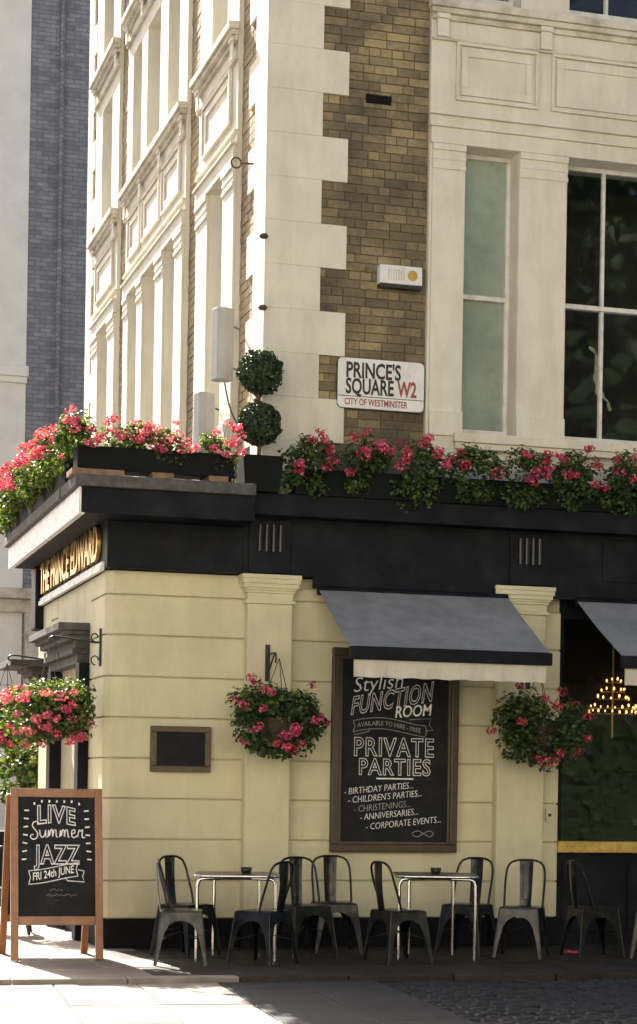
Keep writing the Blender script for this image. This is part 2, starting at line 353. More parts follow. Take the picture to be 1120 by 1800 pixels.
for (x0, x1, c0, c1) in ((1.305, 1.735, 1.262, 1.795), (3.80, 4.285, 3.832-.05, 4.364)):
    p = MB().box(x0, x1, -.12, -.0005, .27, 3.2).build('pilaster', 'pub', B, bevel=.008)
    m = MB(); cx0, cx1 = x0-.0, x1
    for (e, a, b) in ((.022, 3.2, 3.232), (.004, 3.232, 3.30), (.018, 3.30, 3.325), (.032, 3.325, 3.345), (.048, 3.345, 3.385), (.062, 3.385, 3.43), (.07, 3.43, 3.468)):
        m.box(cx0-e, cx1+e, -.12-e, -.0007, a, b)
    m.build('capital', 'pub', p, bevel=.004)
    MB().box(x0-.02, x1+.02, -.14, -.012, .0, .268).build('pilaster_base', 'plinth', p)
# black fascia, consoles and cornice
F1 = MB(); F1.box(-.02, 7.5, -.13, .3, 3.472, 4.0); F1.box(-.02, .3, .3, 4.3, 3.45, 4.0); F1.build('fascia', 'black', B)
MB().box(-.02, 1.245, -.15, -.1305, 3.475, 3.9).build('fascia_panel', 'black', B, bevel=.01)
MB().box(1.92, 7.5, -.16, -.1305, 3.36, 3.47).build('awning_housing', 'black', B)
c = MB()
c.box(-.33, 1.25, -.55, .3, 3.9, 4.13); c.box(1.25, 7.5, -.33, .3, 4.0, 4.2)
c.build('cornice', 'black', B, bevel=.006)
MB().box(-.35, -.3, -.545, 4.38, 3.89, 4.125).build('cornice_sunlit_board', 'sheen', B)  # side board of the cornice, sun sheen put into its pale colour
MB().box(-.30, .29, .3, 4.38, 3.9, 4.12).build('cornice_soffit', 'black', B)
MB().box(-.39, 1.25, -.60, .3, 4.13, 4.235).build('coping', 'coping', B, bevel=.01)
MB().box(-.40, .4, .3, 4.42, 4.128, 4.23).build('coping', 'coping', B, bevel=.01)
MB().box(-.2, 1.5, .3, 4.38, 4.03, 4.1).build('flat_roof', 'coping', B)
MB().box(.02, 1.49, 4.38, 10.4, 0, 3.9).build('rear_wall', 'pub', B) if False else None
m = MB(); m.box(-.06, -.0205, .0, 4.0, 3.455, 3.50); m.box(-.045, -.0205, .0, 4.0, 3.50, 3.535); m.build('fascia_moulding', 'sheen', B)
MB().box(-.09, .02, 4.02, 4.38, 3.2, 3.89).build('fascia_end_console', 'black', B, bevel=.02)
for x in (1.50, 4.09):
    k = MB(); k.box(x-.2, x+.2, -.155, -.131, 3.48, 3.98)
    k.build('console', 'black', B, bevel=.01)
    for i in range(4):
        q = MB().tube([(x-.1+.066*i, -.158, 3.68), (x-.1+.066*i, -.158, 3.93)], .02, 12).build('flute', 'blackgloss', B)
m = MB(); m.box(4.86, 7.0, -.145, -.1305, 3.55, 3.96); m.build('fascia_panel', 'black', B, bevel=.01)
# gold letters on the street-side fascia
ts = textmesh('THE PRINCE EDWARD', .46, w=1., off=.006, depth=.018, align='CENTER'); ts.materials.clear(); ts.materials.append(M['gold'])
xs = [v.co.x for v in ts.vertices]; k = 3.7/(max(xs)-min(xs))
for v in ts.vertices: v.co.x *= k
o = ob('lettering', ts, B, (-.045, 2.02, 3.575), (R(90), 0, R(-90))); o['label'] = 'raised gold capital letters on black fascia'

# door and window joinery on the street side (facing -X)
def hood(y0, y1, z, out, name='door_hood'):
    m = MB()
    for (e, a, b) in ((.0, -.34, -.25), (.05, -.25, -.2), (.02, -.2, -.12), (.09, -.12, -.07), (.14, -.07, -.03), (out, -.03, .04)):
        m.box(-.1-e, .02, y0-e*.6, y1+e*.6, z+a, z+b)
    return m.build(name, 'coping', B, bevel=.006)
hood(1.0, 2.85, 3.0, .2); hood(3.55, 4.25, 2.78, .34)
def tallopening(y0, y1, z1, n):
    w = MB(); w.box(.05, .12, y0, y0+.12, 0, z1); w.box(.05, .12, y1-.12, y1, 0, z1); w.box(.05, .12, y0+.12, y1-.12, z1-.15, z1); w.box(.05, .12, y0+.12, y1-.12, 0, .5)
    for i in range(1, n): w.box(.06, .11, y0+(y1-y0)*i/n-.025, y0+(y1-y0)*i/n+.025, .5, z1-.15)
    o = w.build('glazed_door', 'black', B, bevel=.004)
    for i in range(n):
        a = y0+(y1-y0)*i/n; MB().box(.083, .089, a, a+(y1-y0)/n, .5, z1-.15).build('pane', 'glass', o)
tallopening(.86, 2.95, 2.66, 3); tallopening(3.42, 4.38, 2.6, 1)
for (y0, y1) in ((.86, 1.08), (2.7, 2.95)):
    MB().box(-.1, .05, y0, y1, .0, 2.66).build('door_pilaster', 'black', B, bevel=.01)
MB().box(.14, .16, .86, 4.38, 0, 3.4).build('dark_lobby', 'interior', B)

# pub front window, X 4.49 to 6.7
w = MB(); w.box(4.49, 4.58, .12, .22, .95, 3.36); w.box(6.6, 6.7, .12, .22, .95, 3.36); w.box(4.58, 6.6, .12, .22, 3.2, 3.36); w.box(5.55, 5.62, .12, .22, 1.0, 3.2)
pw = w.build('pub_window', 'black', B, bevel=.004)
for (a, b) in ((4.58, 5.55), (5.62, 6.6)): MB().box(a, b, .165, .171, 1.0, 3.2).build('pane', 'glass', pw)
MB().box(4.49, 6.7, -.02, .2, .9, 1.01).build('window_rail', 'goldpaint', B, bevel=.008)
MB().box(4.495, 6.7, .06, .2, 0, .9).build('stall_riser', 'black', B)
for i in range(3): MB().box(4.57+.7*i, 5.2+.7*i, .045, .06, .12, .8).build('riser_panel', 'black', B, bevel=.01)
MB().box(6.7, 7.5, 0, .5, 0, 3.47).build('end_pier', 'pub', B)
rm = MB(); rm.box(4.3, 7.4, 3.2, 3.3, 0, 3.6); rm.box(4.3, 4.4, .62, 3.2, 0, 3.6); rm.box(7.4, 7.5, .5, 3.2, 0, 3.6); rm.box(4.3, 7.5, .62, 3.3, 3.44, 3.46); rm.box(4.3, 7.5, .21, 3.3, .02, .06); rm.box(4.48, 6.7, .21, .62, 3.37, 3.45)
rm.build('bar_room', 'interior', B)

# upper floors: quoins
def qu(zb, zt, wide):
    a = 2.262 if wide else 2.008; b = .78 if wide else .52
    return MB().prism([(a, .07), (1.46, .07), (1.46, b), (1.6, b), (1.6, .2), (a, .2)], zb+.0006, zt-.0006, lambda p, q, d: Vector((p, q, d))).build('quoin', 'stucco', B, bevel=.0025)
zq = 5.182-.413*3
k = 0
while zq < 13.2:
    qu(zq, zq+.413, k % 2 == 0); zq += .413; k += 1
# brick panel on the square side: bricks one by one
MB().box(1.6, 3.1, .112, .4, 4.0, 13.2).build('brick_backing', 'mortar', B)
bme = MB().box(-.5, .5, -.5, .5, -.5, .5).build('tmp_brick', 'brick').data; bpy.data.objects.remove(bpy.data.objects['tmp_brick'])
CH = .413/5
z = 5.182-.413*1; row = 0; nb = 0
while z < 9.2:
    wide = int(math.floor((z+.01-5.182)/.413)) % 2 == 1     # wide quoin at this height
    x0 = 2.265 if wide else 2.011
    x = x0; first = True
    L0 = .228
    off = [0, .5, .25, .75][row % 4]*L0
    g = 2.011-off
    while g < 3.07:
        stretcher = .228 if (row % 2 == 0 or rng.random() < .4) else .114
        a, b = max(g, x0), min(g+stretcher, 3.072); g += stretcher
        if b-a < .03: continue
        o = ob('brick', bme, B, ((a+b)/2, .1+.05+rng.uniform(-.004, .003), z+CH/2), (0, rng.uniform(-.006, .006), rng.uniform(-.008, .008)))
        o.scale = (b-a-.009, .1, CH-.010+rng.uniform(-.002, .001)); nb += 1
    z += CH; row += 1
print('bricks', nb)
MB().box(2.44, 2.69, .088, .13, 8.035, 8.12).build('air_vent', 'plinth', B)
# brick strips on the street side (tiny in view, joined)
MB().box(1.502, 1.75, .2, 10.5, 3.9, 13.2).build('brick_backing', 'mortar2', B) if False else None
def brickstrip(y0, y1):
    m = MB(); z = 4.3; r = 0
    while z < 13.1:
        y = y0-(.114 if r % 2 else 0)
        while y < y1:
            a, b = max(y, y0), min(y+.228, y1); y += .228
            if b-a > .03:
                j = rng.uniform(-.005, .004); m.box(1.49+j, 1.56, a+.005, b-.005, z+.005, z+CH-.005)
        z += CH; r += 1
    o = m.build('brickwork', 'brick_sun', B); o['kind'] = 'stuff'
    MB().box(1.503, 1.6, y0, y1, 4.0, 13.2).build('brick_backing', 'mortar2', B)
for a in ((.52, 1.16), (2.92, 3.58), (7.22, 7.84), (9.66, 10.05)): brickstrip(*a)

def window_unit(F, a, b, z0, z1, rec, pane, cols=1, meet=None, top='sash'):
    """sash window set back by rec from the face"""
    w = MB(); t = .042
    fbox(w, F, a, a+t, -rec-.06, -rec, z0, z1); fbox(w, F, b-t, b, -rec-.06, -rec, z0, z1)
    fbox(w, F, a+t, b-t, -rec-.06, -rec, z1-t, z1); fbox(w, F, a+t, b-t, -rec-.06, -rec, z0, z0+.09)
    o = w.build('window', 'white', B, bevel=.004)
    mz = meet or (z0+z1)/2
    r = MB(); fbox(r, F, a+t, b-t, -rec-.055, -rec+.012, mz-.022, mz+.022); r.build('meeting_rail', 'white', o)
    for i in range(cols):
        u0 = a+t+(b-a-2*t)*i/cols; u1 = a+t+(b-a-2*t)*(i+1)/cols
        for (p, q, dd) in ((z0+.09, mz-.022, .045), (mz+.022, z1-t, .03)):
            g = MB(); fbox(g, F, u0, u1, -rec-dd-.006, -rec-dd, p, q); g.build('pane', pane, o)
            if i: g = MB(); fbox(g, F, u0-.016, u0+.016, -rec-.05, -rec-.004, p, q); g.build('glazing_bar', 'white', o)
    return o
def bay(F, u0, u1, ops, far=0, panes='glass', deep=.25, ledge_ext=(.035, .035), top=13.2, win2=True):
    """stucco window bay: ops = openings [(a, b, panes, cols)]"""
    Z0, H1, L1, Z2, H2, L2 = 4.2, 7.705, 8.955, 9.14, 10.75, 11.2
    w = MB()
    edges = [u0]+[e for o in ops for e in o[:2]]+[u1]
    for i in range(0, len(edges), 2):
        for (a, b) in ((Z0, H1), (L1+.12, H2), (L2+.1, 12.6)): fbox(w, F, edges[i], edges[i+1], -.42, .05, a, b)
    for o in ops: fbox(w, F, o[0], o[1], -.42, .05, Z0, 4.9)
    fbox(w, F, u0, u1, -.42, .05, H1, L1+.12); fbox(w, F, u0, u1, -.42, .05, H2, L2+.1); fbox(w, F, u0, u1, -.42, .05, 12.6, top)
    w.build('bay_wall', 'stucco', B)
    # pilasters with cap and base mouldings
    for i in range(0, len(edges), 2):
        a, b = edges[i]+(.02 if i == 0 else 0), edges[i+1]-(.02 if i == len(edges)-2 else 0)
        p = MB(); fbox(p, F, a+.003, b-.003, .051, .075, 4.2, 7.70); o = p.build('window_pilaster', 'stucco', B, bevel=.004)
        p = MB(); fbox(p, F, a, b, .0752, .10, 4.9, 5.14); p.build('pilaster_base', 'stucco', o, bevel=.004)
        p = MB(); fbox(p, F, a-.0, b+.0, .0752, .092, 7.46, 7.50); fbox(p, F, a-.0, b, .0752, .088, 7.55, 7.585); fbox(p, F, a, b, .0752, .10, 7.64, 7.70); fbox(p, F, a+.002, b-.002, .0752, .08, 7.45, 7.699)
        p.build('pilaster_cap', 'stucco', o, bevel=.004)
    # architrave and frieze
    e = MB(); fbox(e, F, u0-.0, u1+.0, .051, .09, 7.706, 7.86); fbox(e, F, u0-.015, u1+.015, .051, .115, 7.86, 7.885); fbox(e, F, u0-.015, u1+.015, .051, .09, 7.985, 8.01)
    e.build('architrave', 'stucco', B, bevel=.005)
    # sunk panels
    cuts = [u0+.1]+[(ops[i][1]+ops[i+1][0])/2 for i in range(len(ops)-1)]+[u1-.1]
    for i in range(len(ops)):
        a, b = cuts[i]+(.15 if i == 0 else .07), cuts[i+1]-(.15 if i == len(ops)-1 else .07)
        p = MB()
        for (g, h, d) in ((0, .03, .085), (.055, .075, .07)):
            fbox(p, F, a+g, b-g, .051, d, 8.70-g-h+g*0, 8.70-g); fbox(p, F, a+g, b-g, .051, d, 8.14+g, 8.14+g+h)
            fbox(p, F, a+g, a+g+h, .051, d, 8.14+g+h, 8.70-g-h); fbox(p, F, b-g-h, b-g, .051, d, 8.14+g+h, 8.70-g-h)
        p.build('panel_moulding', 'stucco', B, bevel=.004)
    # sill ledges on brackets
    for (zt, z2) in ((L1, 'a'), (L2, 'b')):
        l = MB(); fbox(l, F, u0-ledge_ext[0], u1+ledge_ext[1], .051, .16, zt+.04, zt+.115); fbox(l, F, u0-ledge_ext[0]*.6, u1+ledge_ext[1]*.6, .051, .13, zt-.01, zt+.04); fbox(l, F, u0, u1, .051, .085, zt-.06, zt-.01); fbox(l, F, u0, u1, .051, .09, zt-.255, zt-.235)
        o = l.build('sill_ledge', 'stucco_dirty', B, bevel=.006)
        for c0 in cuts:
            k = MB(); fbox(k, F, c0-.06, c0+.06, .0905, .105, zt-.23, zt-.0615); fbox(k, F, c0-.065, c0+.065, .0855, .12, zt-.06, zt-.0115); k.build('ledge_bracket', 'stucco', o, bevel=.005)
    # lower sill
    l = MB(); fbox(l, F, ops[0][0]-.1, ops[-1][1]+.1, .1005, .16, 4.84, 4.93); fbox(l, F, ops[0][0]-.08, ops[-1][1]+.08, .1005, .135, 4.78, 4.84); l.build('window_sill', 'stucco', B, bevel=.006)
    for (a, b, pane, cols) in ops:
        window_unit(F, a, b, 4.93, H1, deep, pane, cols, 6.31 if F is FR else None)
        window_unit(F, a, b, 9.16, H2, .16, 'glass', max(cols, 1), None)
        k = MB(); fbox(k, F, a-.1, b+.1, -1.3, -1.25, 4.3, 13); k.build('window_backing', 'interior', B)
bay(FR, 3.075, 6.85, [(3.435, 3.99, 'frost', 1), (4.497, 5.93, 'glass', 3), (6.35, 6.70, 'frost', 1)], deep=.15)
bay(FL, 1.16, 2.92, [(1.66, 2.36, 'glass', 1)])
bay(FL, 3.58, 7.22, [(4.02, 4.66, 'glass', 1), (5.12, 5.92, 'glass', 1), (6.28, 6.86, 'glass', 1)])
bay(FL, 7.84, 9.66, [(8.36, 9.14, 'glass', 1)])
# far quoins, back volume, roof
k = 0; z = 4.0
while z < 13.1:
    MB().box(1.46, 1.6, (9.85 if k % 2 else 10.05), 10.5, z+.002, z+.411).build('quoin', 'stucco', B, bevel=.006); z += .413; k += 1
MB().box(2.9, 7.5, 1.5, 10.5, 0, 13.2).build('core', 'interior', B)
MB().box(6.85, 7.5, .1, .5, 3.9, 13.2).build('end_wall', 'brick_sun', B)
m = MB(); m.box(1.3, 7.6, -.1, 10.6, 13.2, 13.55); m.build('roof_cornice', 'stucco', B)
MB().box(1.6, 2.95, 9.9, 10.5, 0, 13.2).build('back_wall', 'brick_sun', B)
MB().box(1.49, 2.9, 4.38, 10.5, 0, 4.2).build('ground_floor_return', 'pub', B)

# ------------------------------------------------------------------ neighbour beyond the side turning
N = thing('neighbour_building', 'tall building behind the pub with cream corner and dark brick flank', 'building', (0, 0, 0))
MB().box(1.86, 8, 20.0, 30, 0, 17).build('brick_flank', 'greybrick', N)
MB().box(.2, 1.86, 19.97, 30, 0, 17).build('stucco_corner', 'stucco_flare', N)
m = MB(); m.box(.1, 1.9, 19.85, 20, 9.22, 9.42); m.box(.15, 1.88, 19.9, 20, 9.1, 9.22); m.build('string_course', 'stucco_flare', N, bevel=.01)
m = MB(); m.box(.1, 2.3, 19.6, 20, 4.95, 5.15); m.box(.15, 2.2, 19.75, 20, 4.7, 4.95); m.build('shopfront_cornice', 'stucco_dirty', N, bevel=.02)
MB().box(1.9, 2.3, 19.7, 20, 0, 4.7).build('shopfront_pilaster', 'stucco_dirty', N, bevel=.02)
MB().tube([(2.46, 19.92, .2), (2.46, 19.92, 16.9)], .05, 8).build('drainpipe', 'greybrick', N)
for z in (3.3, 2.5, 1.7): MB().box(.18, 1.9, 19.955, 19.969, z, z+.03).build('render_joint', 'stucco_dirty', N)
# ------------------------------------------------------------------ awnings
def awning(x0, x1, label, ends=(.02, .02)):
    A = thing('awning', label, 'awning', ((x0+x1)/2, -.16, 3.36), 0, 'awnings over the pub front')
    w = (x1-x0)/2; n = 14
    m = MB(); rows = 8
    for s, dz in ((0, 0), (1, -.006)):
        vs = []
        for j in range(rows+1):
            t = j/rows
            for i in range(n+1):
                a = -w+2*w*i/n
                sag = -.018*math.sin(math.pi*t)*(1+.4*math.sin(i*1.7))
                vs.append((a, -.02-1.06*t, .0-.60*t+sag+dz))
        fs = [(j*(n+1)+i, j*(n+1)+i+1, (j+1)*(n+1)+i+1, (j+1)*(n+1)+i) for j in range(rows) for i in range(n)]
        m.add(vs, fs, 0, True)
    m.build('canopy', 'canvas', A, recalc=False)
    b = MB().box(-w-.012, w+.012, -1.13, -1.06, -.72, -.605).build('front_bar', 'black', A, bevel=.01)
    v = MB(); n = 60
    for d in (0, .005):
        vs = []
        for i in range(n+1):
            a = -w+.03+(2*w-.06)*i/n
            for j in range(5):
                t = j/4; vs.append((a, -1.085+d+.02*math.sin(i*.55+1.2*math.sin(i*.13))*t+.008*math.sin(i*1.9)*t, -.70-.175*t+.004*math.sin(i*.8)))
        v.add(vs, [(i*5+j, (i+1)*5+j, (i+1)*5+j+1, i*5+j+1) for i in range(n) for j in range(4)], 0, True)
    v.build('valance', 'valance', A, recalc=False)
    for s in (-1, 1):
        MB().tube([(s*w*.86, -.02, -.18), (s*w*.45, -.55, -.42), (s*w*.86, -1.05, -.66)], .018, 8).build('folding_arm', 'black', A)
    MB().tube([(-w, -.01, -.02), (w, -.01, -.02)], .045, 12).build('roller', 'black', A)
    return A
awning(1.965, 3.855, 'grey canvas awning with cream valance above the tall menu board')
awning(4.57, 6.5, 'grey canvas awning over the dark pub window with the chandelier')

# ------------------------------------------------------------------ boards and signs
# street name plate
S = thing('street_name_sign', 'white street name plate reading PRINCE\'S SQUARE W2 on brown brick', 'street sign', (2.625, .075, 5.35))
def rr(w, h, r, n=5):
    pts = []
    for cx, cy, a0 in ((w-r, h-r, 0), (-w+r, h-r, 90), (-w+r, -h+r, 180), (w-r, -h+r, 270)):
        for k in range(n+1):
            q = R(a0+90*k/n); pts.append((cx+r*math.cos(q), cy+r*math.sin(q)))
    return pts
XZ = lambda a, b, d: Vector((a, d, b))
MB().prism(rr(.432, .237, .045), -.016, 0, XZ).build('plate', 'signwhite', S)
MB().prism(rr(.437, .242, .047), -.012, .012, XZ).build('rim', 'signblack', S)
lettering("PRINCE'S", .205, 'signblack', S, (-.355, -.0185, .055), fit=.545, align='LEFT', off=.005)
lettering("SQUARE", .205, 'signblack', S, (-.355, -.0185, -.098), fit=.48, align='LEFT', off=.005)
lettering("W2", .205, 'signred', S, (.165, -.0185, -.098), fit=.195, align='LEFT', off=.005)
lettering("CITY OF WESTMINSTER", .088, 'signred', S, (-.365, -.0185, -.207), fit=.63, align='LEFT', off=.001)
MB().box(-.43, .43, -.0185, -.0162, -.128, -.122).build('dividing_line', 'signblack', S)
# alarm box
A = thing('alarm_box', 'weathered white alarm box with yellow disc on brown brick', 'alarm box', (2.79, .1, 6.40))
MB().prism([(-.215, -.09), (.215, -.09), (.215, .09), (-.215, .09)], -.1, 0, XZ).build('casing', 'signwhite', A, bevel=.012)
MB().prism([(.115+.05*math.cos(R(20*k)), .0+.05*math.sin(R(20*k))) for k in range(18)], -.104, -.1005, XZ).build('disc', 'yellow', A)
MB().box(-.21, .21, -.098, -.005, -.125, -.0905).build('base', 'signblack', A)
for i in range(7): MB().box(-.13+.025*i, -.118+.025*i, -.1035, -.1005, -.055+rng.uniform(-.01, .01), .05).build('slot', 'stucco_dirty', A)
# small framed board
A = thing('small_notice_board', 'small empty blackboard in olive wooden frame on rusticated cream wall', 'notice board', (.71, 0, 1.835))
def frame(A, w, h, t, d, m, bev=.006, name='frame'):
    for (a, b, c, e) in ((-w, w, h-t, h), (-w, w, -h, -h+t), (-w, -w+t, -h+t, h-t), (w-t, w, -h+t, h-t)):
        MB().box(a, b, -d, 0, c, e).build(name, m, A, bevel=bev)
frame(A, .282, .21, .055, .06, 'olive')
MB().box(-.23, .23, -.03, -.002, -.16, .16).build('blackboard', 'board', A)
# tall menu board
A = thing('tall_menu_board', 'tall chalk menu board reading FUNCTION ROOM and PRIVATE PARTIES under awning', 'chalkboard', (2.79, -.004, 1.86))
frame(A, .632, .965, .075, .07, 'brownframe', .01)
m = MB()
for (a, b, c, e) in ((-.557, .557, .865, .889), (-.557, .557, -.889, -.865), (-.557, -.533, -.865, .865), (.533, .557, -.865, .865)): m.box(a, b, -.05, -.01, c, e)
m.build('inner_moulding', 'olive', A, bevel=.004)
for i in range(24):
    z = -.86+.0748*i
    MB().lathe([(.0, .008), (.008, .004), (.011, 0)], 8).build('stud', 'olive', A, (.595, -.07, z), (R(90), 0, 0))
MB().box(-.535, .535, -.03, -.002, -.868, .868).build('blackboard', 'board', A)
yb = -.0325
lettering('Stylish', .20, 'chalk', A, (-.43, yb, .545), align='LEFT', shear=.3, fit=.5, tilt=R(7), off=-.002)
lettering('FUNCTION', .235, 'chalk', A, (-.45, yb, .335), align='LEFT', shear=.22, fit=.83, outline=.0045, off=.003, space=1.12, warp=lambda x, y: (x, y*(1+.12*x)+.17*x+.02*x*x))
lettering('ROOM', .155, 'chalk', A, (-.01, yb, .315), align='LEFT', shear=.25, fit=.38, tilt=R(5), off=.002)
wav = lambda x, y: (x, y+.035*math.sin(x*6.0+2.2))
rb = MB()
for z0 in (.052, -.052):
    rb.tube([(x, 0, z0+.035*math.sin(x*6+2.2)) for x in [-.36+.72*i/30 for i in range(31)]], .0035, 4)
for x in (-.36, .36): rb.tube([(x, 0, -.052+.035*math.sin(x*6+2.2)), (x+.02, 0, 0+.035*math.sin(x*6+2.2)), (x, 0, .052+.035*math.sin(x*6+2.2))], .0035, 4)
rb.tube([(.20, 0, .075), (.42, 0, .09), (.40, 0, .03), (.44, 0, -.02), (.36, 0, -.03)], .0035, 4); rb.tube([(-.36, 0, -.03), (-.34, 0, -.08), (-.2, 0, -.045), (-.2, 0, -.01)], .0035, 4)
rb.build('ribbon', 'chalkdim', A, (-.06, yb, .225))
lettering('AVAILABLE TO HIRE - FREE', .062, 'chalkdim', A, (-.06, yb, .205), w=.86, warp=wav)
lettering('PRIVATE', .245, 'chalk', A, (-.01, yb, -.05), fit=.80, outline=.0045, off=.003, space=1.12)
lettering('PARTIES', .215, 'chalk', A, (.0, yb, -.228), fit=.72, outline=.0045, off=.003, space=1.12)
MB().box(-.18, .19, -.034, -.0302, -.272, -.258).build('chalk_line', 'chalk', A)
for i, (s, x, z) in enumerate((('- BIRTHDAY PARTIES...', -.50, -.425), ("- CHILDREN'S PARTIES...", -.46, -.505), ('- CHRISTENINGS...', -.40, -.59), ('- ANNIVERSARIES...', -.34, -.665), ('- CORPORATE EVENTS...', -.28, -.755))):
    lettering(s, .088, 'chalk' if i != 2 else 'chalkdim', A, (x, yb, z), align='LEFT', w=.80, shear=.2, tilt=R(6), off=-.001)
MB().tube(spline([(.14, 0, -.80), (.2, 0, -.775), (.26, 0, -.80), (.32, 0, -.83), (.36, 0, -.80), (.32, 0, -.775), (.26, 0, -.80), (.2, 0, -.83), (.15, 0, -.815)]), .004, 4).build('flourish', 'chalkdim', A, (.04, yb, .015))
# A-board
def ppt(p): return p
AB = thing('pavement_sign', 'wooden A-frame chalkboard reading LIVE Summer JAZZ on the pavement', 'sign', (-.575, -1.18, .004), R(-1))
lean = R(9)
def leaf_panel(sign, name_prefix):
    mt = Matrix.Translation((0, 0, 0)) @ Matrix.Rotation(-lean*sign, 4, 'X')
    W = .36
    def pb(name, x0, x1, y0, y1, z0, z1, m, parent=AB):
        return MB().box(x0, x1, y0, y1, z0, z1, 0, mt).build(name, m, parent, bevel=.005)
    return mt, pb, W
mt, pb, W = leaf_panel(1, '')
for s in (-1, 1): pb('stile', s*W-.033*(1), s*W+.033, -.02, .02, 0, 1.475, 'wood')
pb('top_rail', -W+.0335, W-.0335, -.018, .018, 1.395, 1.472, 'wood'); pb('bottom_rail', -W+.0335, W-.0335, -.018, .018, .30, .375, 'wood')
bd = pb('blackboard', -W+.0335, W-.0335, -.008, .008, .3755, 1.3945, 'board')
DY = 1.475*math.sin(lean)*2+.02
for s in (-1, 1):
    MB().box(s*W-.03, s*W+.03, -.02, .02, 0, 1.47, 0, Matrix.Translation((-.03, DY+.22, 0)) @ Matrix.Rotation(R(17), 4, 'X')).build('rear_stile', 'wood', AB, bevel=.005)
MB().box(-W, W, -.016, .016, .30, .37, 0, Matrix.Translation((-.03, DY+.22, 0)) @ Matrix.Rotation(R(17), 4, 'X')).build('rear_rail', 'wood', AB, bevel=.005)
MB().box(-W+.03, W-.03, -.006, .006, .37, 1.46, 0, Matrix.Translation((-.03, DY+.22, 0)) @ Matrix.Rotation(R(17), 4, 'X')).build('rear_panel', 'board', AB)
def chalk(fn_obj, x, z):  # place on the leaning board face
    fn_obj.matrix_basis = mt @ Matrix.Translation((x, -.0105, z)) @ fn_obj.matrix_basis
    return fn_obj
RX = (R(90), 0, 0)
def cl(body, size, x, z, m='chalk', **k): return chalk(lettering(body, size, m, AB, (0, 0, 0), **k), x, z)
cl('LIVE', .21, -.005, 1.16, fit=.33, outline=.0058, off=.004, space=1.12, warp=lambda x, y: (x, y*(1-.25*x)+.02*math.cos(x*9)-.03*x))
cl('JAZZ', .225, .005, .825, fit=.40, outline=.0058, off=.004, space=1.1)
# script word in strokes
m = MB(); sc = .085
def stroke(pts, x0): m.tube([(x0+p[0]*sc, 0, p[1]*sc) for p in spline([(a, b, 0) for a, b in pts], 5)], .0055, 5)
stroke([(.75, 1.45), (.55, 1.65), (.2, 1.55), (.1, 1.2), (.35, .85), (.6, .5), (.55, .05), (.2, -.15), (-.1, .05), (.0, .3), (.2, .3)], -.215)
stroke([(0, .8), (.05, .3), (.25, .05), (.5, .3), (.6, .8), (.6, .2), (.75, .05)], -.145)
for x0 in (-.075, .025): stroke([(0, .1), (.1, .8), (.15, .2), (.3, .8), (.45, .75), (.48, .15), (.6, .75), (.8, .75), (.85, .15), (1.0, .1)], x0)
stroke([(0, .4), (.35, .55), (.3, .85), (.05, .7), (.05, .2), (.3, .05), (.55, .25)], .125)
stroke([(0, .1), (.15, .8), (.3, .7), (.5, .85), (.45, .4), (.5, .05), (.75, .1)], .18)
chalk(m.build('script_lettering', 'chalk', AB), .0, 1.045)
def ray_mark(x, z, w, h, q): chalk(MB().box(-w, w, -.001, .001, -h, h, 0, Matrix.Rotation(q, 4, 'Y')).build('chalk_ray', 'chalk', AB, (x, 0, z)), 0, 0)
for i in range(7): ray_mark(-.19+.064*i, 1.36-(.0 if 0 < i < 6 else .02), .007, .011, rng.uniform(-.3, .3))
for i in range(7):
    for sd in (-1, 1): ray_mark(sd*(.255+.004*i), 1.28-.07*i, .02, .006, rng.uniform(-.25, .25))
bn = MB(); bw = lambda x: .028*math.sin(x*6.5)+.04*x
xs = [-.24+.42*i/24 for i in range(25)]
for z0 in (.058, -.058): bn.tube([(x, 0, z0+bw(x)) for x in xs], .0045, 4)
bn.tube([(-.24, 0, .058+bw(-.24)), (-.225, 0, bw(-.24)), (-.24, 0, -.058+bw(-.24))], .0045, 4); bn.tube([(.18, 0, .058+bw(.18)), (.165, 0, bw(.18)), (.18, 0, -.058+bw(.18))], .0045, 4)
bn.tube([(.18, 0, .03), (.235, 0, .02), (.22, 0, -.03), (.235, 0, -.075), (.09, 0, -.065), (.07, 0, -.035)], .0045, 4)
chalk(bn.build('banner', 'chalk', AB), .0, .742)
cl('FRI 24th JUNE', .095, -.03, .712, fit=.35, off=.001, warp=lambda x, y: (x, y+bw(x)))
m = MB()
for (z, xa, xb) in ((.60, -.06, .05), (.555, -.09, .17)):
    m.tube([(x, 0, z+rng.uniform(-.012, .012)) for x in [xa+(xb-xa)*i/22 for i in range(23)]], .002, 4)
chalk(m.build('faint_scrawl', 'chalkdim', AB), 0, 0)
MB().box(-.02, .02, .02, DY+.1, .5, .51).build('stay', 'iron', AB)

# ------------------------------------------------------------------ tables and chairs
def make_table(label, loc, rz):
    T = thing('bistro_table', label, 'table', loc, rz, 'bistro tables on the forecourt')
    MB().prism(rr(.36, .34, .10, 6), .725, .742, lambda a, b, d: Vector((a, b, d))).build('table_top', 'tabletop', T)
    e = MB(); e.tube([(a*1.0, b*1.0, .733) for a, b in rr(.362, .342, .10, 6)], .012, 8, closed=True); e.build('edge_band', 'steel', T)
    for s in (-1, 1):
        for (y, xx) in ((-.30, .335), (.27, .2)):
            pts = [(s*.1, y*.8, .712)]+spline([(s*(xx-.07), y, .712), (s*(xx-.02), y, .70), (s*xx, y, .65)], 4)+[(s*xx, y, .02)]
            MB().tube(pts, .0155, 10).tube([(s*xx, y, .0), (s*xx, y, .03)], .019, 10).build('leg', 'steel', T)
    MB().box(-.12, .12, -.28, .26, .70, .722).build('cross_plate', 'iron', T)
    return T
make_table('square cafe table with steel legs standing before the first pilaster', (.99, -1.14, 0), R(-14))
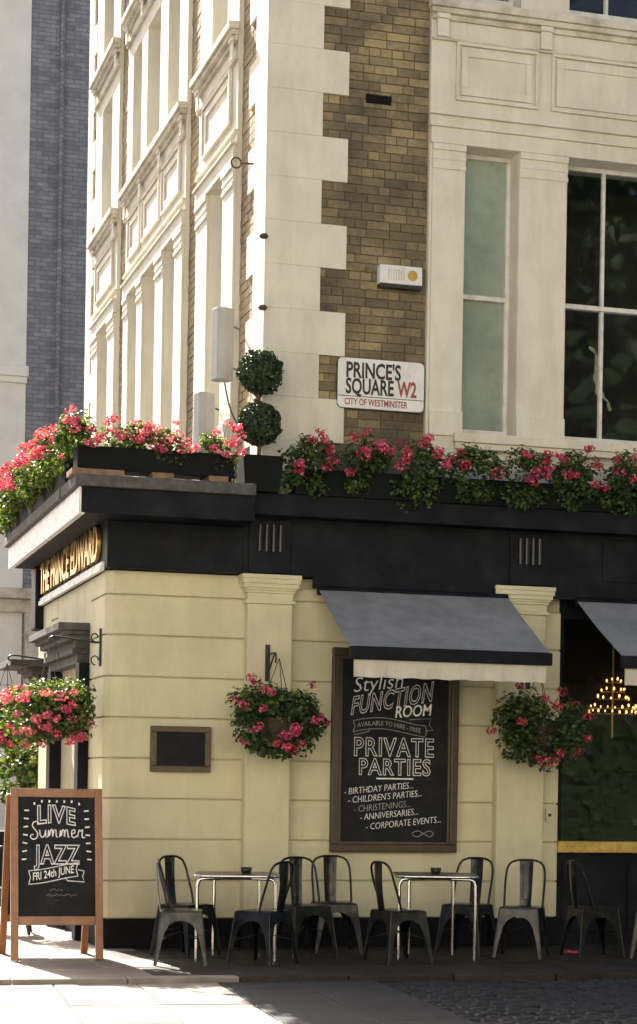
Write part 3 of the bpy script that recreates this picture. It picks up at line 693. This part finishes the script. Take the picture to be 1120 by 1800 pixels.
make_table('square cafe table with steel legs standing below the tall menu board', (2.80, -1.18, 0), R(-14))
def ashtray(loc, label):
    a = MB().lathe([(0, 0), (.036, 0), (.046, .03), (.05, .052), (.043, .052), (.038, .012), (0, .01)], 20)
    for k in range(8): q = R(45*k); a.box(.04*math.cos(q)-.008, .04*math.cos(q)+.008, .04*math.sin(q)-.008, .04*math.sin(q)+.008, .05, .06)
    tag(a.build('ashtray', 'signblack', None, loc), label, 'ashtray', 'ashtrays on the cafe tables')
ashtray((1.06, -1.2, .742), 'small black ashtray on the table before the first pilaster')
ashtray((2.80, -1.22, .742), 'small black ashtray on the table below the menu board')

def make_chair():
    C = thing('metal_chair', '', 'chair', (0, 0, 0), 0, 'metal cafe chairs on the forecourt')
    # seat
    n = 10; vs = []; fs = []; prof = rr(.178, .178, .05, 5)
    b = MB(); b.prism(prof, .438, .452, lambda a, c, d: Vector((a, c, d))); b.prism(rr(.15, .15, .05, 5), .452, .4555, lambda a, c, d: Vector((a, c, d)))
    b.build('seat', 'gun', C, bevel=.004)
    half = [(0, .446), (.172, .446), (.222, 0), (.198, 0), (.165, .16), (.137, .27), (.10, .335), (.05, .365), (0, .373)]
    def slant(z): return .173+(.222-.173)*(1-z/.446)
    for sx in (-1, 1):
        for sy in (-1, 1):
            g = MB()
            g.prism(half, 0, .007, lambda s, z, d: Vector((sx*s, sy*(slant(z)-d), z)))
            g.prism(half, 0, .007, lambda s, z, d: Vector((sx*(slant(z)-d), sy*s, z)))
            g.tube([(sx*.2205, sy*.2205, 0), (sx*.171, sy*.171, .445)], .007, 6)
            g.build('leg', 'gun', C)
    # backrest hoop
    pts = []
    for s in (-1, 1):
        seq = [(-.07, .176, .44), (-.10, .178, .55), (-.145, .18, .68), (-.175, .172, .78), (-.192, .145, .835), (-.20, .095, .86), (-.205, .04, .868)]
        seq = [(x, s*y, z) for x, y, z in seq]
        pts += seq if s < 0 else seq[::-1]
    MB().tube(spline(pts, 4), .0105, 8).build('back_hoop', 'gun', C)
    # back slat, slightly dished, with raised inner panel
    b = MB(); vs = []; rows = 8
    def sl(t, c): # t up, c across
        wd = .052+.012*t; return Vector((-.165-.042*t-.018*math.sin(math.pi*t)*.6-.012*(1-c*c), c*wd, .445+.415*t))
    for off in (0, -.004):
        vs = [sl(j/rows, c)+Vector((off, 0, 0)) for j in range(rows+1) for c in (-1, -.5, 0, .5, 1)]
        b.add(vs, [(j*5+i, j*5+i+1, (j+1)*5+i+1, (j+1)*5+i) for j in range(rows) for i in range(4)], 0, True)
    o = b.build('back_slat', 'gun', C, recalc=False)
    e = MB(); e.tube([sl(t, c)+Vector((.003, 0, 0)) for t, c in [(.15, -.5), (.3, -.5), (.5, -.5), (.7, -.5), (.88, -.5), (.88, .5), (.7, .5), (.5, .5), (.3, .5), (.15, .5)]], .004, 5, closed=True); e.build('pressed_rib', 'gun', o)
    for s in (-1, 1): MB().tube([(s*.19, s*.19, .2), (0, 0, .26), (-s*.19, -s*.19, .2)] if s > 0 else [(.19, -.19, .2), (0, 0, .268), (-.19, .19, .2)], .005, 6).build('brace', 'gun', C)
    return C
proto = make_chair()
CH_ = [(.41, -1.56, 4, 'dark metal chair facing the first cafe table, nearest the pavement sign'),
       (.62, -.80, -38, 'dark metal chair by the rusticated wall, below the small notice board'),
       (1.10, -1.66, 148, 'dark metal chair with its back to the road, tucked at the first cafe table'),
       (1.66, -.98, -64, 'dark metal chair facing out to the road between the two cafe tables'),
       (2.05, -.58, -78, 'dark metal chair against the wall under the corner of the menu board'),
       (2.32, -1.62, 28, 'dark metal chair with its back to the road, tucked at the menu board table'),
       (3.24, -.86, -118, 'metal chair with pale slat at the second pilaster side of the menu board table'),
       (3.62, -1.25, -106, 'metal chair with pale slat standing in front of the second pilaster'),
       (4.27, -1.35, 16, 'dark metal chair turned sideways in front of the gold window rail'),
       (4.86, -1.5, 160, 'dark metal chair facing back towards the sideways chair before the pub window')]
for i, (x, y, h, lab) in enumerate(CH_):
    c = proto if i == 0 else copy_tree(proto)
    c.location = (x, y, .003); c.rotation_euler = (0, 0, R(h)-YAW); c['label'] = lab
c = copy_tree(proto); c.location = (-.62, 1.75, .003); c.rotation_euler = (0, 0, R(80)); c['label'] = 'dark metal chair on the sunlit side street seen under the pavement sign'

# ------------------------------------------------------------------ plants
def leaf(mb, p, nrm, size, mi, r):
    nrm = nrm.normalized(); t = nrm.orthogonal().normalized(); q = r.uniform(0, 6.28)
    u = (math.cos(q)*t+math.sin(q)*nrm.cross(t)); w = nrm.cross(u)
    s = size*r.uniform(.6, 1.25)
    a = p-u*s*.5; fold = nrm*s*.18
    vs = [a, p-u*.2*s+w*.42*s+fold, p+u*.3*s+w*.36*s+fold, p+u*.55*s, p+u*.3*s-w*.36*s+fold, p-u*.2*s-w*.42*s+fold, p+u*.1*s]
    mb.add(vs, [(0, 6, 1), (1, 6, 2), (2, 6, 3), (3, 6, 4), (4, 6, 5), (5, 6, 0)], mi, False)
def rdir(r):
    while 1:
        v = Vector((r.uniform(-1, 1), r.uniform(-1, 1), r.uniform(-1, 1)))
        if .05 < v.length < 1: return v.normalized()
def foliage_mesh(name, rad, n, size, r, clumps=14, droop=0., mats=('leafa', 'leafb', 'leafc'), wts=(.5, .35, .15), top_pale=True):
    mb = MB(); cs = []
    for k in range(clumps):
        d = rdir(r); s = r.uniform(.45, .8); cs.append((Vector((d.x*rad[0]*s, d.y*rad[1]*s, d.z*rad[2]*s-(droop*r.random() if d.z < 0 else 0))), r.uniform(.28, .5)))
    for i in range(n):
        c, k = cs[i % clumps]; d = rdir(r); q = r.uniform(.55, 1.05)
        p = c+Vector((d.x*rad[0], d.y*rad[1], d.z*rad[2]))*k*q
        nn = (d*.7+Vector((0, -.2, .8))*.8+rdir(r)*.6)
        mi = r.choices(range(len(mats)), wts)[0]
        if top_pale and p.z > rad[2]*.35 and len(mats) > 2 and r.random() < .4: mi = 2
        leaf(mb, p, nn, size, mi, r)
    return mb
def head_mesh(m, r, rad=.045, n=34):
    mb = MB()
    for i in range(n):
        d = rdir(r); d.z = d.z*.75+.2; p = Vector((d.x, d.y, d.z*.85))*rad*r.uniform(.75, 1.1)
        leaf(mb, p, d+rdir(r)*.5, .026, 0 if r.random() < .75 else 1, r)
    me = mb.build('tmp_head', (m, 'salmon' if m != 'salmon' else 'pink'), recalc=False); d = me.data; bpy.data.objects.remove(me); return d
hr = random.Random(3)
HEADS = {k: [head_mesh(k, hr, rr_) for rr_ in (.04, .05, .058)] for k in ('pink', 'red', 'salmon')}
def plant(name, label, cat, loc, rad, n, heads, seed, group, cols=('pink', 'red'), size=.042, droop=.1, front=(0, -1), zlow=-.35, weights=(.5, .35, .15), clumps=14, sc=1.0):
    r = random.Random(seed); P = thing(name, label, cat, loc, 0, group)
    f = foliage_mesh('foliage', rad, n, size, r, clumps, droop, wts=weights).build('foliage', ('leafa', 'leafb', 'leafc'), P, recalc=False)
    st = MB()
    for i in range(heads):
        q = math.atan2(front[1], front[0])+r.gauss(0, .8); zz = r.uniform(zlow, 1.0); k = math.sqrt(max(0, 1-zz*zz*.8))
        p = Vector((math.cos(q)*rad[0]*k*1.0, math.sin(q)*rad[1]*k*1.02, zz*rad[2]*1.05))
        o = ob('flower_head', r.choice(HEADS[r.choice(cols)]), P, p, (r.uniform(-.5, .5), r.uniform(-.5, .5), r.uniform(0, 6))); s = sc*r.uniform(.75, 1.25); o.scale = (s, s, s)
        st.tube([p*.5, p*.98], .0025, 4)
    st.build('stalks', 'leafa', P, recalc=False)['kind'] = 'stuff'
    return P
def trough(label, x0, x1, y0, y1, z0, z1, bearers=()):
    t = thing('planter_trough', label, 'planter', ((x0+x1)/2, (y0+y1)/2, z0), 0, 'black planter troughs on the pub roof edge')
    w, d, h = (x1-x0)/2, (y1-y0)/2, z1-z0
    m = MB(); m.box(-w, w, -d, -d+.02, 0, h); m.box(-w, w, d-.02, d, 0, h); m.box(-w, -w+.02, -d+.02, d-.02, 0, h); m.box(w-.02, w, -d+.02, d-.02, 0, h); m.box(-w+.02, w-.02, -d+.02, d-.02, 0, .02); m.build('box', 'trough', t, bevel=.004)
    MB().box(-w+.021, w-.021, -d+.021, d-.021, .02, h-.03).build('compost', 'soil', t)
    MB().box(-w-.008, w+.008, -d-.008, -d+.0, h-.03, h).build('rim', 'trough', t)
    for (a, b) in bearers: MB().box(a-(x0+x1)/2, b-(x0+x1)/2, -d-.05, d, -.055, -.001).build('bearer', 'oldwood', t, bevel=.004)
    return t
trough('black planter trough on timber bearers along the front of the flat roof corner', -.36, 1.06, -.50, -.24, 4.292, 4.50, ((-.42, .05), (.82, 1.0), (.3, .5)))
trough('black planter trough along the sunlit side-street edge of the roof', -.38, -.14, .1, 4.3, 4.23, 4.44)
trough('long black planter trough below the street name sign and sash windows', 1.68, 5.6, -.36, -.10, 4.2, 4.44)
g1 = 'geraniums along the square front'
RP = [(1.80, 'bright pink geranium beside the double-ball topiary'), (2.37, 'red geranium below the street name sign'), (2.86, 'crimson geranium below the right end of the street name sign'),
      (3.42, 'geranium mostly in leaf below the narrow obscured window'), (3.93, 'pink geranium below the pier between narrow and wide windows'), (4.45, 'pink geranium below the left half of the wide dark window'), (4.96, 'pink geranium below the right half of the wide dark window'), (5.45, 'pink geranium at the far end of the long trough')]
for i, (x, lab) in enumerate(RP):
    plant('geranium_plant', lab, 'flowers', (x, -.38, 4.50), (.29, .20, .28), 1600, [9, 8, 11, 4, 8, 8, 8, 6][i], 20+i, g1, ('pink', 'red') if i % 2 == 0 else ('red', 'pink', 'red'), droop=.14, size=.036, weights=(.42, .46, .12), sc=1.05, clumps=22)
g2 = 'geraniums on the corner roof front'
for i, (x, y, z, rad, lab, nh) in enumerate([(-.36, -.38, 4.58, (.23, .2, .22), 'leafy salmon geranium at the outer roof corner', 10), (.10, -.38, 4.62, (.25, .18, .15), 'salmon geranium above the middle of the black corner trough', 12), (.45, -.40, 4.55, (.27, .18, .2), 'trailing geranium with low pink heads on the corner trough', 11), (.95, -.40, 4.53, (.25, .2, .24), 'tall pink geranium next to the double-ball topiary planter', 12)]):
    plant('geranium_plant', lab, 'flowers', (x, y, z), rad, 720, nh, 50+i, g2, ('salmon', 'pink'), size=.04, weights=(.45, .3, .25), droop=.06)
g3 = 'geraniums along the side-street roof edge'
for i in range(7):
    plant('geranium_plant', 'sunlit salmon pink geranium in the row along the side-street roof edge', 'flowers', (-.36, .35+.62*i, 4.55+.03*(i % 3)), (.27, .32, .27), 1000, 13, 70+i, g3, ('salmon', 'pink', 'pink'), front=(-1, -.6), size=.045, weights=(.4, .2, .4), sc=1.0)
# double-ball topiary in its planter
T = thing('topiary_tree', 'double-ball clipped box topiary in black planter at the roof corner', 'topiary', (1.36, -.22, 4.2))
m = MB(); m.prism([(-.19, -.19), (.19, -.19), (.19, .19), (-.19, .19)], .0, .33, lambda a, b, d: Vector((a*(.85+.15*d/.33), b*(.85+.15*d/.33), d))); m.build('planter_box', 'trough', T, bevel=.006)
MB().tube(spline([(0, 0, .3), (.01, 0, .65), (-.012, .0, .9), (.0, 0, 1.1)], 5), [.02]*15+[.016], 8).build('stem', 'stem', T)
MB().tube([(-.0, 0, .86), (-.08, -.01, .95), (-.13, 0, 1.0)], .008, 6).tube([(0, 0, .88), (.06, 0, .98)], .009, 6).build('branch', 'stem', T)
def ball(rad, n, z, seed, rough):
    r = random.Random(seed); mb = MB()
    for i in range(n):
        d = rdir(r); bmp = 1+rough*math.sin(d.x*7+seed)*math.sin(d.y*6)*math.cos(d.z*8)
        p = d*rad*bmp*(1-.35*r.random()**3)*(1+(.16*r.random() if r.random() < .07 else 0))
        leaf(mb, p, d+rdir(r)*.7, .032, 0 if r.random() < .7 else 1, r)
    o = mb.build('clipped_ball', ('box', 'boxb'), T, (0, 0, z), recalc=False)
    MB().lathe([(.0, -rad*.72), (rad*.5, -rad*.52), (rad*.72, 0), (rad*.5, rad*.52), (0, rad*.72)], 14).build('dark_core', 'box', o)
ball(.195, 2300, .645, 1, .05); ball(.2, 2200, 1.12, 2, .12)
# hanging baskets and brackets
def basket(loc, label, seed, rad, heads, cols, hang, front=(0, -1), weights=(.4, .45, .15)):
    P = plant('hanging_basket', label, 'hanging basket', loc, rad, 3000, heads, seed, 'hanging flower baskets', cols, size=.045, droop=.05, zlow=-.95, weights=weights, front=front, clumps=44, sc=1.0)
    MB().lathe([(0, -.27), (.08, -.265), (.14, -.22), (.18, -.12), (.18, .0), (.16, .0)], 20).build('basket_bowl', 'soil', P)
    for k in range(3):
        q = R(120*k+30); MB().tube([(.2*math.cos(q), .2*math.sin(q), 0), (0, 0, hang)], .004, 5).build('chain', 'iron', P)
    return P
basket((1.535, -.42, 2.13), 'dark leafy hanging basket with pink flowers on the first pilaster', 101, (.46, .40, .35), 18, ('red', 'pink'), .55, weights=(.22, .72, .06))
basket((4.10, -.42, 2.12), 'shaded hanging basket with few red flowers on the second pilaster', 102, (.49, .40, .36), 14, ('red',), .55, weights=(.2, .75, .05))
basket((-.44, .22, 2.16), 'sunlit hanging basket full of pink flowers above the pavement sign', 103, (.46, .40, .32), 30, ('pink', 'salmon', 'salmon'), .72, front=(-.5, -.9), weights=(.4, .25, .35))
basket((-.50, 3.15, 2.16), 'sunlit pink hanging basket farther along the side-street wall', 104, (.44, .38, .32), 28, ('pink', 'salmon'), .6, front=(-.5, -.9), weights=(.4, .25, .35))
def front_bracket(x, label):
    b = thing('basket_bracket', label, 'bracket', (x, -.12, 2.64), 0, 'iron basket brackets')
    MB().box(-.022, .022, -.02, -.0006, -.16, .18).build('back_plate', 'iron', b, bevel=.003)
    MB().tube(spline([(0, -.015, .08), (0, -.2, .09), (0, -.30, .08), (.0, -.315, .03), (0, -.295, .0)], 5), .009, 8).build('arm', 'iron', b)
    MB().tube([(0, -.015, -.1), (0, -.26, .08)], .008, 8).build('stay', 'iron', b)
front_bracket(1.50, 'straight black iron basket bracket on the first pilaster'); front_bracket(4.10, 'black iron basket bracket on the second pilaster')
def scroll(c, r0, a0, turns, s):
    return [(c[0]+s*r0*(1-.55*k/16)*math.cos(a0+turns*6.28*k/16), 0, c[1]+r0*(1-.55*k/16)*math.sin(a0+turns*6.28*k/16)) for k in range(17)]
def side_bracket(y, label):
    b = thing('basket_bracket', label, 'bracket', (-.002, y, 2.76), 0, 'iron basket brackets')
    MB().box(-.018, -.0, -.018, .018, -.17, .18).build('back_plate', 'iron', b, bevel=.003)
    MB().tube(spline([(-.01, 0, .06), (-.06, 0, .05), (-.3, 0, .08), (-.44, 0, .09), (-.48, 0, .06), (-.46, 0, .03)], 5), .010, 8).build('arm', 'iron', b)
    MB().tube([(-.055+p[0], 0, p[2]) for p in scroll((0, .1), .045, -1.57, .8, -1)], .007, 6).build('scroll', 'iron', b)
    MB().tube([(-.05+p[0], 0, p[2]) for p in scroll((0, -.11), .05, -1.57, .8, -1)], .007, 6).build('scroll', 'iron', b)
side_bracket(.22, 'scrolled black iron bracket on the corner wall above the pavement sign'); side_bracket(3.2, 'scrolled black iron bracket beyond the glazed door')
# shrub beyond the pub
P = thing('potted_shrub', 'sunlit green shrub in a dark planter beyond the pub side wall', 'shrub', (.12, 6.2, 0))
foliage_mesh('foliage', (.55, .55, .42), 1500, .075, random.Random(9), 20, .1, wts=(.5, .2, .3)).build('foliage', ('leafa', 'leafb', 'leafc'), P, (0, 0, 1.62), recalc=False)
MB().box(-.35, .35, -.35, .35, 0, .9).build('planter_box', 'trough', P, bevel=.01); MB().tube([(0, 0, .8), (.02, 0, 1.6)], .03, 7).build('stem', 'stem', P)

# ------------------------------------------------------------------ wall fittings
def antenna(loc, h, label, w=.15, d=.09):
    a = thing('wall_antenna', label, 'antenna', loc, R(12), 'antenna panels on the sunlit wall')
    MB().prism([(-d, -w*.5), (-d*.2, -w*.5-.02), (d, -w*.4), (d, w*.4), (-d*.2, w*.5+.02), (-d, w*.5)], -h/2, h/2, lambda p, q, z: Vector((p, q, z))).build('housing', 'grey', a, bevel=.008)
    for z in (h*.28, -h*.3):
        MB().tube([(d-.01, 0, z), (.19-loc[0]+1.3-.01, .1, z)], .012, 6).tube([(.1, .06+.035*math.cos(R(30*k)), z+.02+.02*math.sin(R(30*k))) for k in range(12)], .006, 5, closed=True).build('clamp', 'steel', a)
    return a
antenna((1.25, .84, 5.79), .70, 'tall grey antenna panel clamped to the sunlit street wall')
antenna((1.25, 1.60, 5.15), .62, 'lower grey antenna panel behind the sunlit geraniums')
tag(MB().tube(spline([(1.30, .98, 5.5), (1.36, 1.0, 5.25), (1.42, .9, 5.05), (1.45, .7, 5.0), (1.45, .45, 4.98)], 6), .008, 6).build('antenna_cable', 'rust'), 'brown cable looping below the tall antenna panel', 'cable')
tag(MB().tube([(1.45, .5, 7.47), (1.33, .52, 7.47)], .009, 6).tube([(1.28+.05*math.cos(R(30*k)), .52, 7.47+.05*math.sin(R(30*k))) for k in range(12)], .009, 6, closed=True).build('wall_ring', 'rust'), 'rusty iron ring on a rod fixed to the quoined corner', 'ring')
for z, lab in ((6.66, 'small rusty cable hook on the corner edge, the upper one'), (5.99, 'small rusty cable hook on the corner edge, the lower one')):
    tag(MB().lathe([(0, -.02), (.03, -.02), (.045, 0), (.03, .022), (0, .025)], 10).tube([(0, 0, 0), (.03, .03, 0)], .012, 6).build('cable_hook', 'rust', None, (1.445, .055, z)), lab, 'hook')
b = thing('door_bell', 'small white bell push on the pier beside the dark pub window', 'bell', (4.395, 0, 1.265))
MB().prism(rr(.04, .062, .02), -.022, -.0006, XZ).build('plate', 'pub', b); MB().prism([(.016*math.cos(R(30*k)), .016*math.sin(R(30*k))) for k in range(12)], -.03, -.0221, XZ).build('button', 'signblack', b)
# ------------------------------------------------------------------ inside the pub window
c = thing('chandelier', 'lit amber glass chandelier inside the dark pub window', 'chandelier', (5.74, 1.5, 2.42))
MB().tube([(0, 0, .95), (0, 0, -.35)], .012, 6).build('stem', 'gold', c)
for (r_, z, n) in ((.09, .24, 9), (.13, .14, 10), (.17, .06, 12), (.25, -.04, 20), (.27, -.10, 22)):
    MB().tube([(r_*math.cos(R(20*k)), r_*math.sin(R(20*k)), z) for k in range(18)], .008, 6, closed=True).build('ring', 'gold', c)
    for k in range(n):
        q = 6.283*k/n; MB().lathe([(0, -.025), (.011, -.012), (.014, .0), (.008, .016), (0, .022)], 8).build('bulb', 'bulb', c, (r_*math.cos(q), r_*math.sin(q), z+.03+rng.uniform(-.02, .012))).scale = (rng.uniform(.5, 1.0),)*3
w = thing('wall_lamp', 'small amber lit lamp low inside the pub window', 'lamp', (5.86, 1.9, 1.93))
MB().box(-.1, .1, -.03, .03, .05, .07).box(-.08, .08, -.03, .03, -.03, -.01).build('lit_strip', 'amber', w); MB().box(-.02, .02, -.02, .02, -.01, .05).build('bracket', 'gold', w)
for i, (x, z) in enumerate(((4.78, 2.24), (4.95, 2.245), (5.15, 2.23), (5.23, 2.225))):
    tag(MB().lathe([(0, -.02), (.014, 0), (0, .02)], 8).build('spot_light', 'bulb', None, (x+.42, 1.7, z)), 'tiny warm spot light in the row inside the pub window', 'light', 'spot lights inside the pub')
# pale crumpled strip behind the wide upstairs window
m = MB(); vs = []; n = 22
path = spline([(5.02, 0, 6.02), (5.08, 0, 5.95), (5.10, 0, 5.8), (5.09, 0, 5.66), (5.14, 0, 5.55), (5.23, 0, 5.46), (5.26, 0, 5.38)], 4)
for i, p in enumerate(path):
    t = i/(len(path)-1); wd = .012+.05*math.sin(math.pi*t)*(.6+.4*math.sin(i*1.3))
    for k in range(5): vs.append((p.x+wd*(k/4-.5), .62+.03*math.sin(k*2.2+i*.9), p.z+wd*.4*(k/4-.5)))
m.add(vs, [(i*5+k, i*5+k+1, (i+1)*5+k+1, (i+1)*5+k) for i in range(len(path)-1) for k in range(4)], 0, True)
tag(m.build('crumpled_strip', 'crumpled_strip', recalc=False), 'crumpled pale strip behind the wide dark upstairs window', 'crumpled_strip')
# fallen petals
for i, (x, y) in enumerate(((4.16, -1.0), (4.22, -1.05))):
    o = ob('fallen_flower', HEADS['pink'][0], None, (x, y, .02)); o.scale = (1, 1, .5); tag(o, 'fallen pink flower on the forecourt near the gold window rail', 'flower', 'fallen flowers')

# ------------------------------------------------------------------ unseen terrace, trees and hedge added to light the shaded front and darken reflections
T = thing('bounce_terrace', 'unseen cream stucco terrace added to bounce sunlight onto the pub front', 'building', (0, -27, 0))
MB().box(-40, 45, -9, 0, -.1, 14.5).build('front_wall', 'stucco', T)
MB().box(-40.2, 45.2, -9, .5, 14.5, 15.1).build('cornice', 'stucco', T); MB().box(-40, 45, -.0, .06, 4.2, 4.5).build('string_course', 'stucco', T)
wm = MB().box(-.55, .55, .002, .03, 0, 2.2).build('tmpw', 'interior').data; bpy.data.objects.remove(bpy.data.objects['tmpw'])
for i in range(28):
    for z in (1.2, 5.2, 8.6, 11.6): ob('window', wm, T, (-38.5+3.0*i, 0, z))
def tree(x, y, h, seed, lab):
    r = random.Random(seed); P = thing('reflection_tree', lab, 'tree', (x, y, -.1), 0, 'unseen plane trees added for the window reflections')
    MB().tube([(0, 0, 0), (.1, .1, h*.3), (-.1, 0, h*.6)], [.28, .22, .12], 8).build('trunk', 'stem', P)
    foliage_mesh('crown', (h*.30, h*.24, h*.42), 11000, .5, r, 60, .3).build('crown', ('leafb', 'box', 'leafa'), P, (0, 0, h*.56), recalc=False)
    MB().lathe([(0, -h*.28), (h*.13, -h*.2), (h*.16, 0), (h*.13, h*.2), (0, h*.28)], 14).build('dark_core', 'box', P, (0, 0, h*.56))  # dark core added to fill bright gaps in the mirrored crown
tree(13.0, -22.5, 19, 201, 'broad unseen plane tree added to darken the window reflections'); tree(19.5, -23.0, 18, 202, 'second unseen plane tree added to darken the window reflections')

H = thing('reflection_hedge', 'unseen dark hedge added to darken reflections in the pub window', 'hedge', (14, -20.5, -.1))
MB().box(-9, 9, -.5, .5, 0, 3.2).build('dark_core', 'box', H)
hm = MB(); hr2 = random.Random(77)
for i in range(3500): leaf(hm, Vector((hr2.uniform(-9, 9), hr2.uniform(.45, .62), hr2.uniform(0, 3.35))), Vector((0, 1, .4))+rdir(hr2)*.8, .17, hr2.choice((0, 1)), hr2)
hm.build('foliage', ('box', 'boxb'), H, recalc=False)
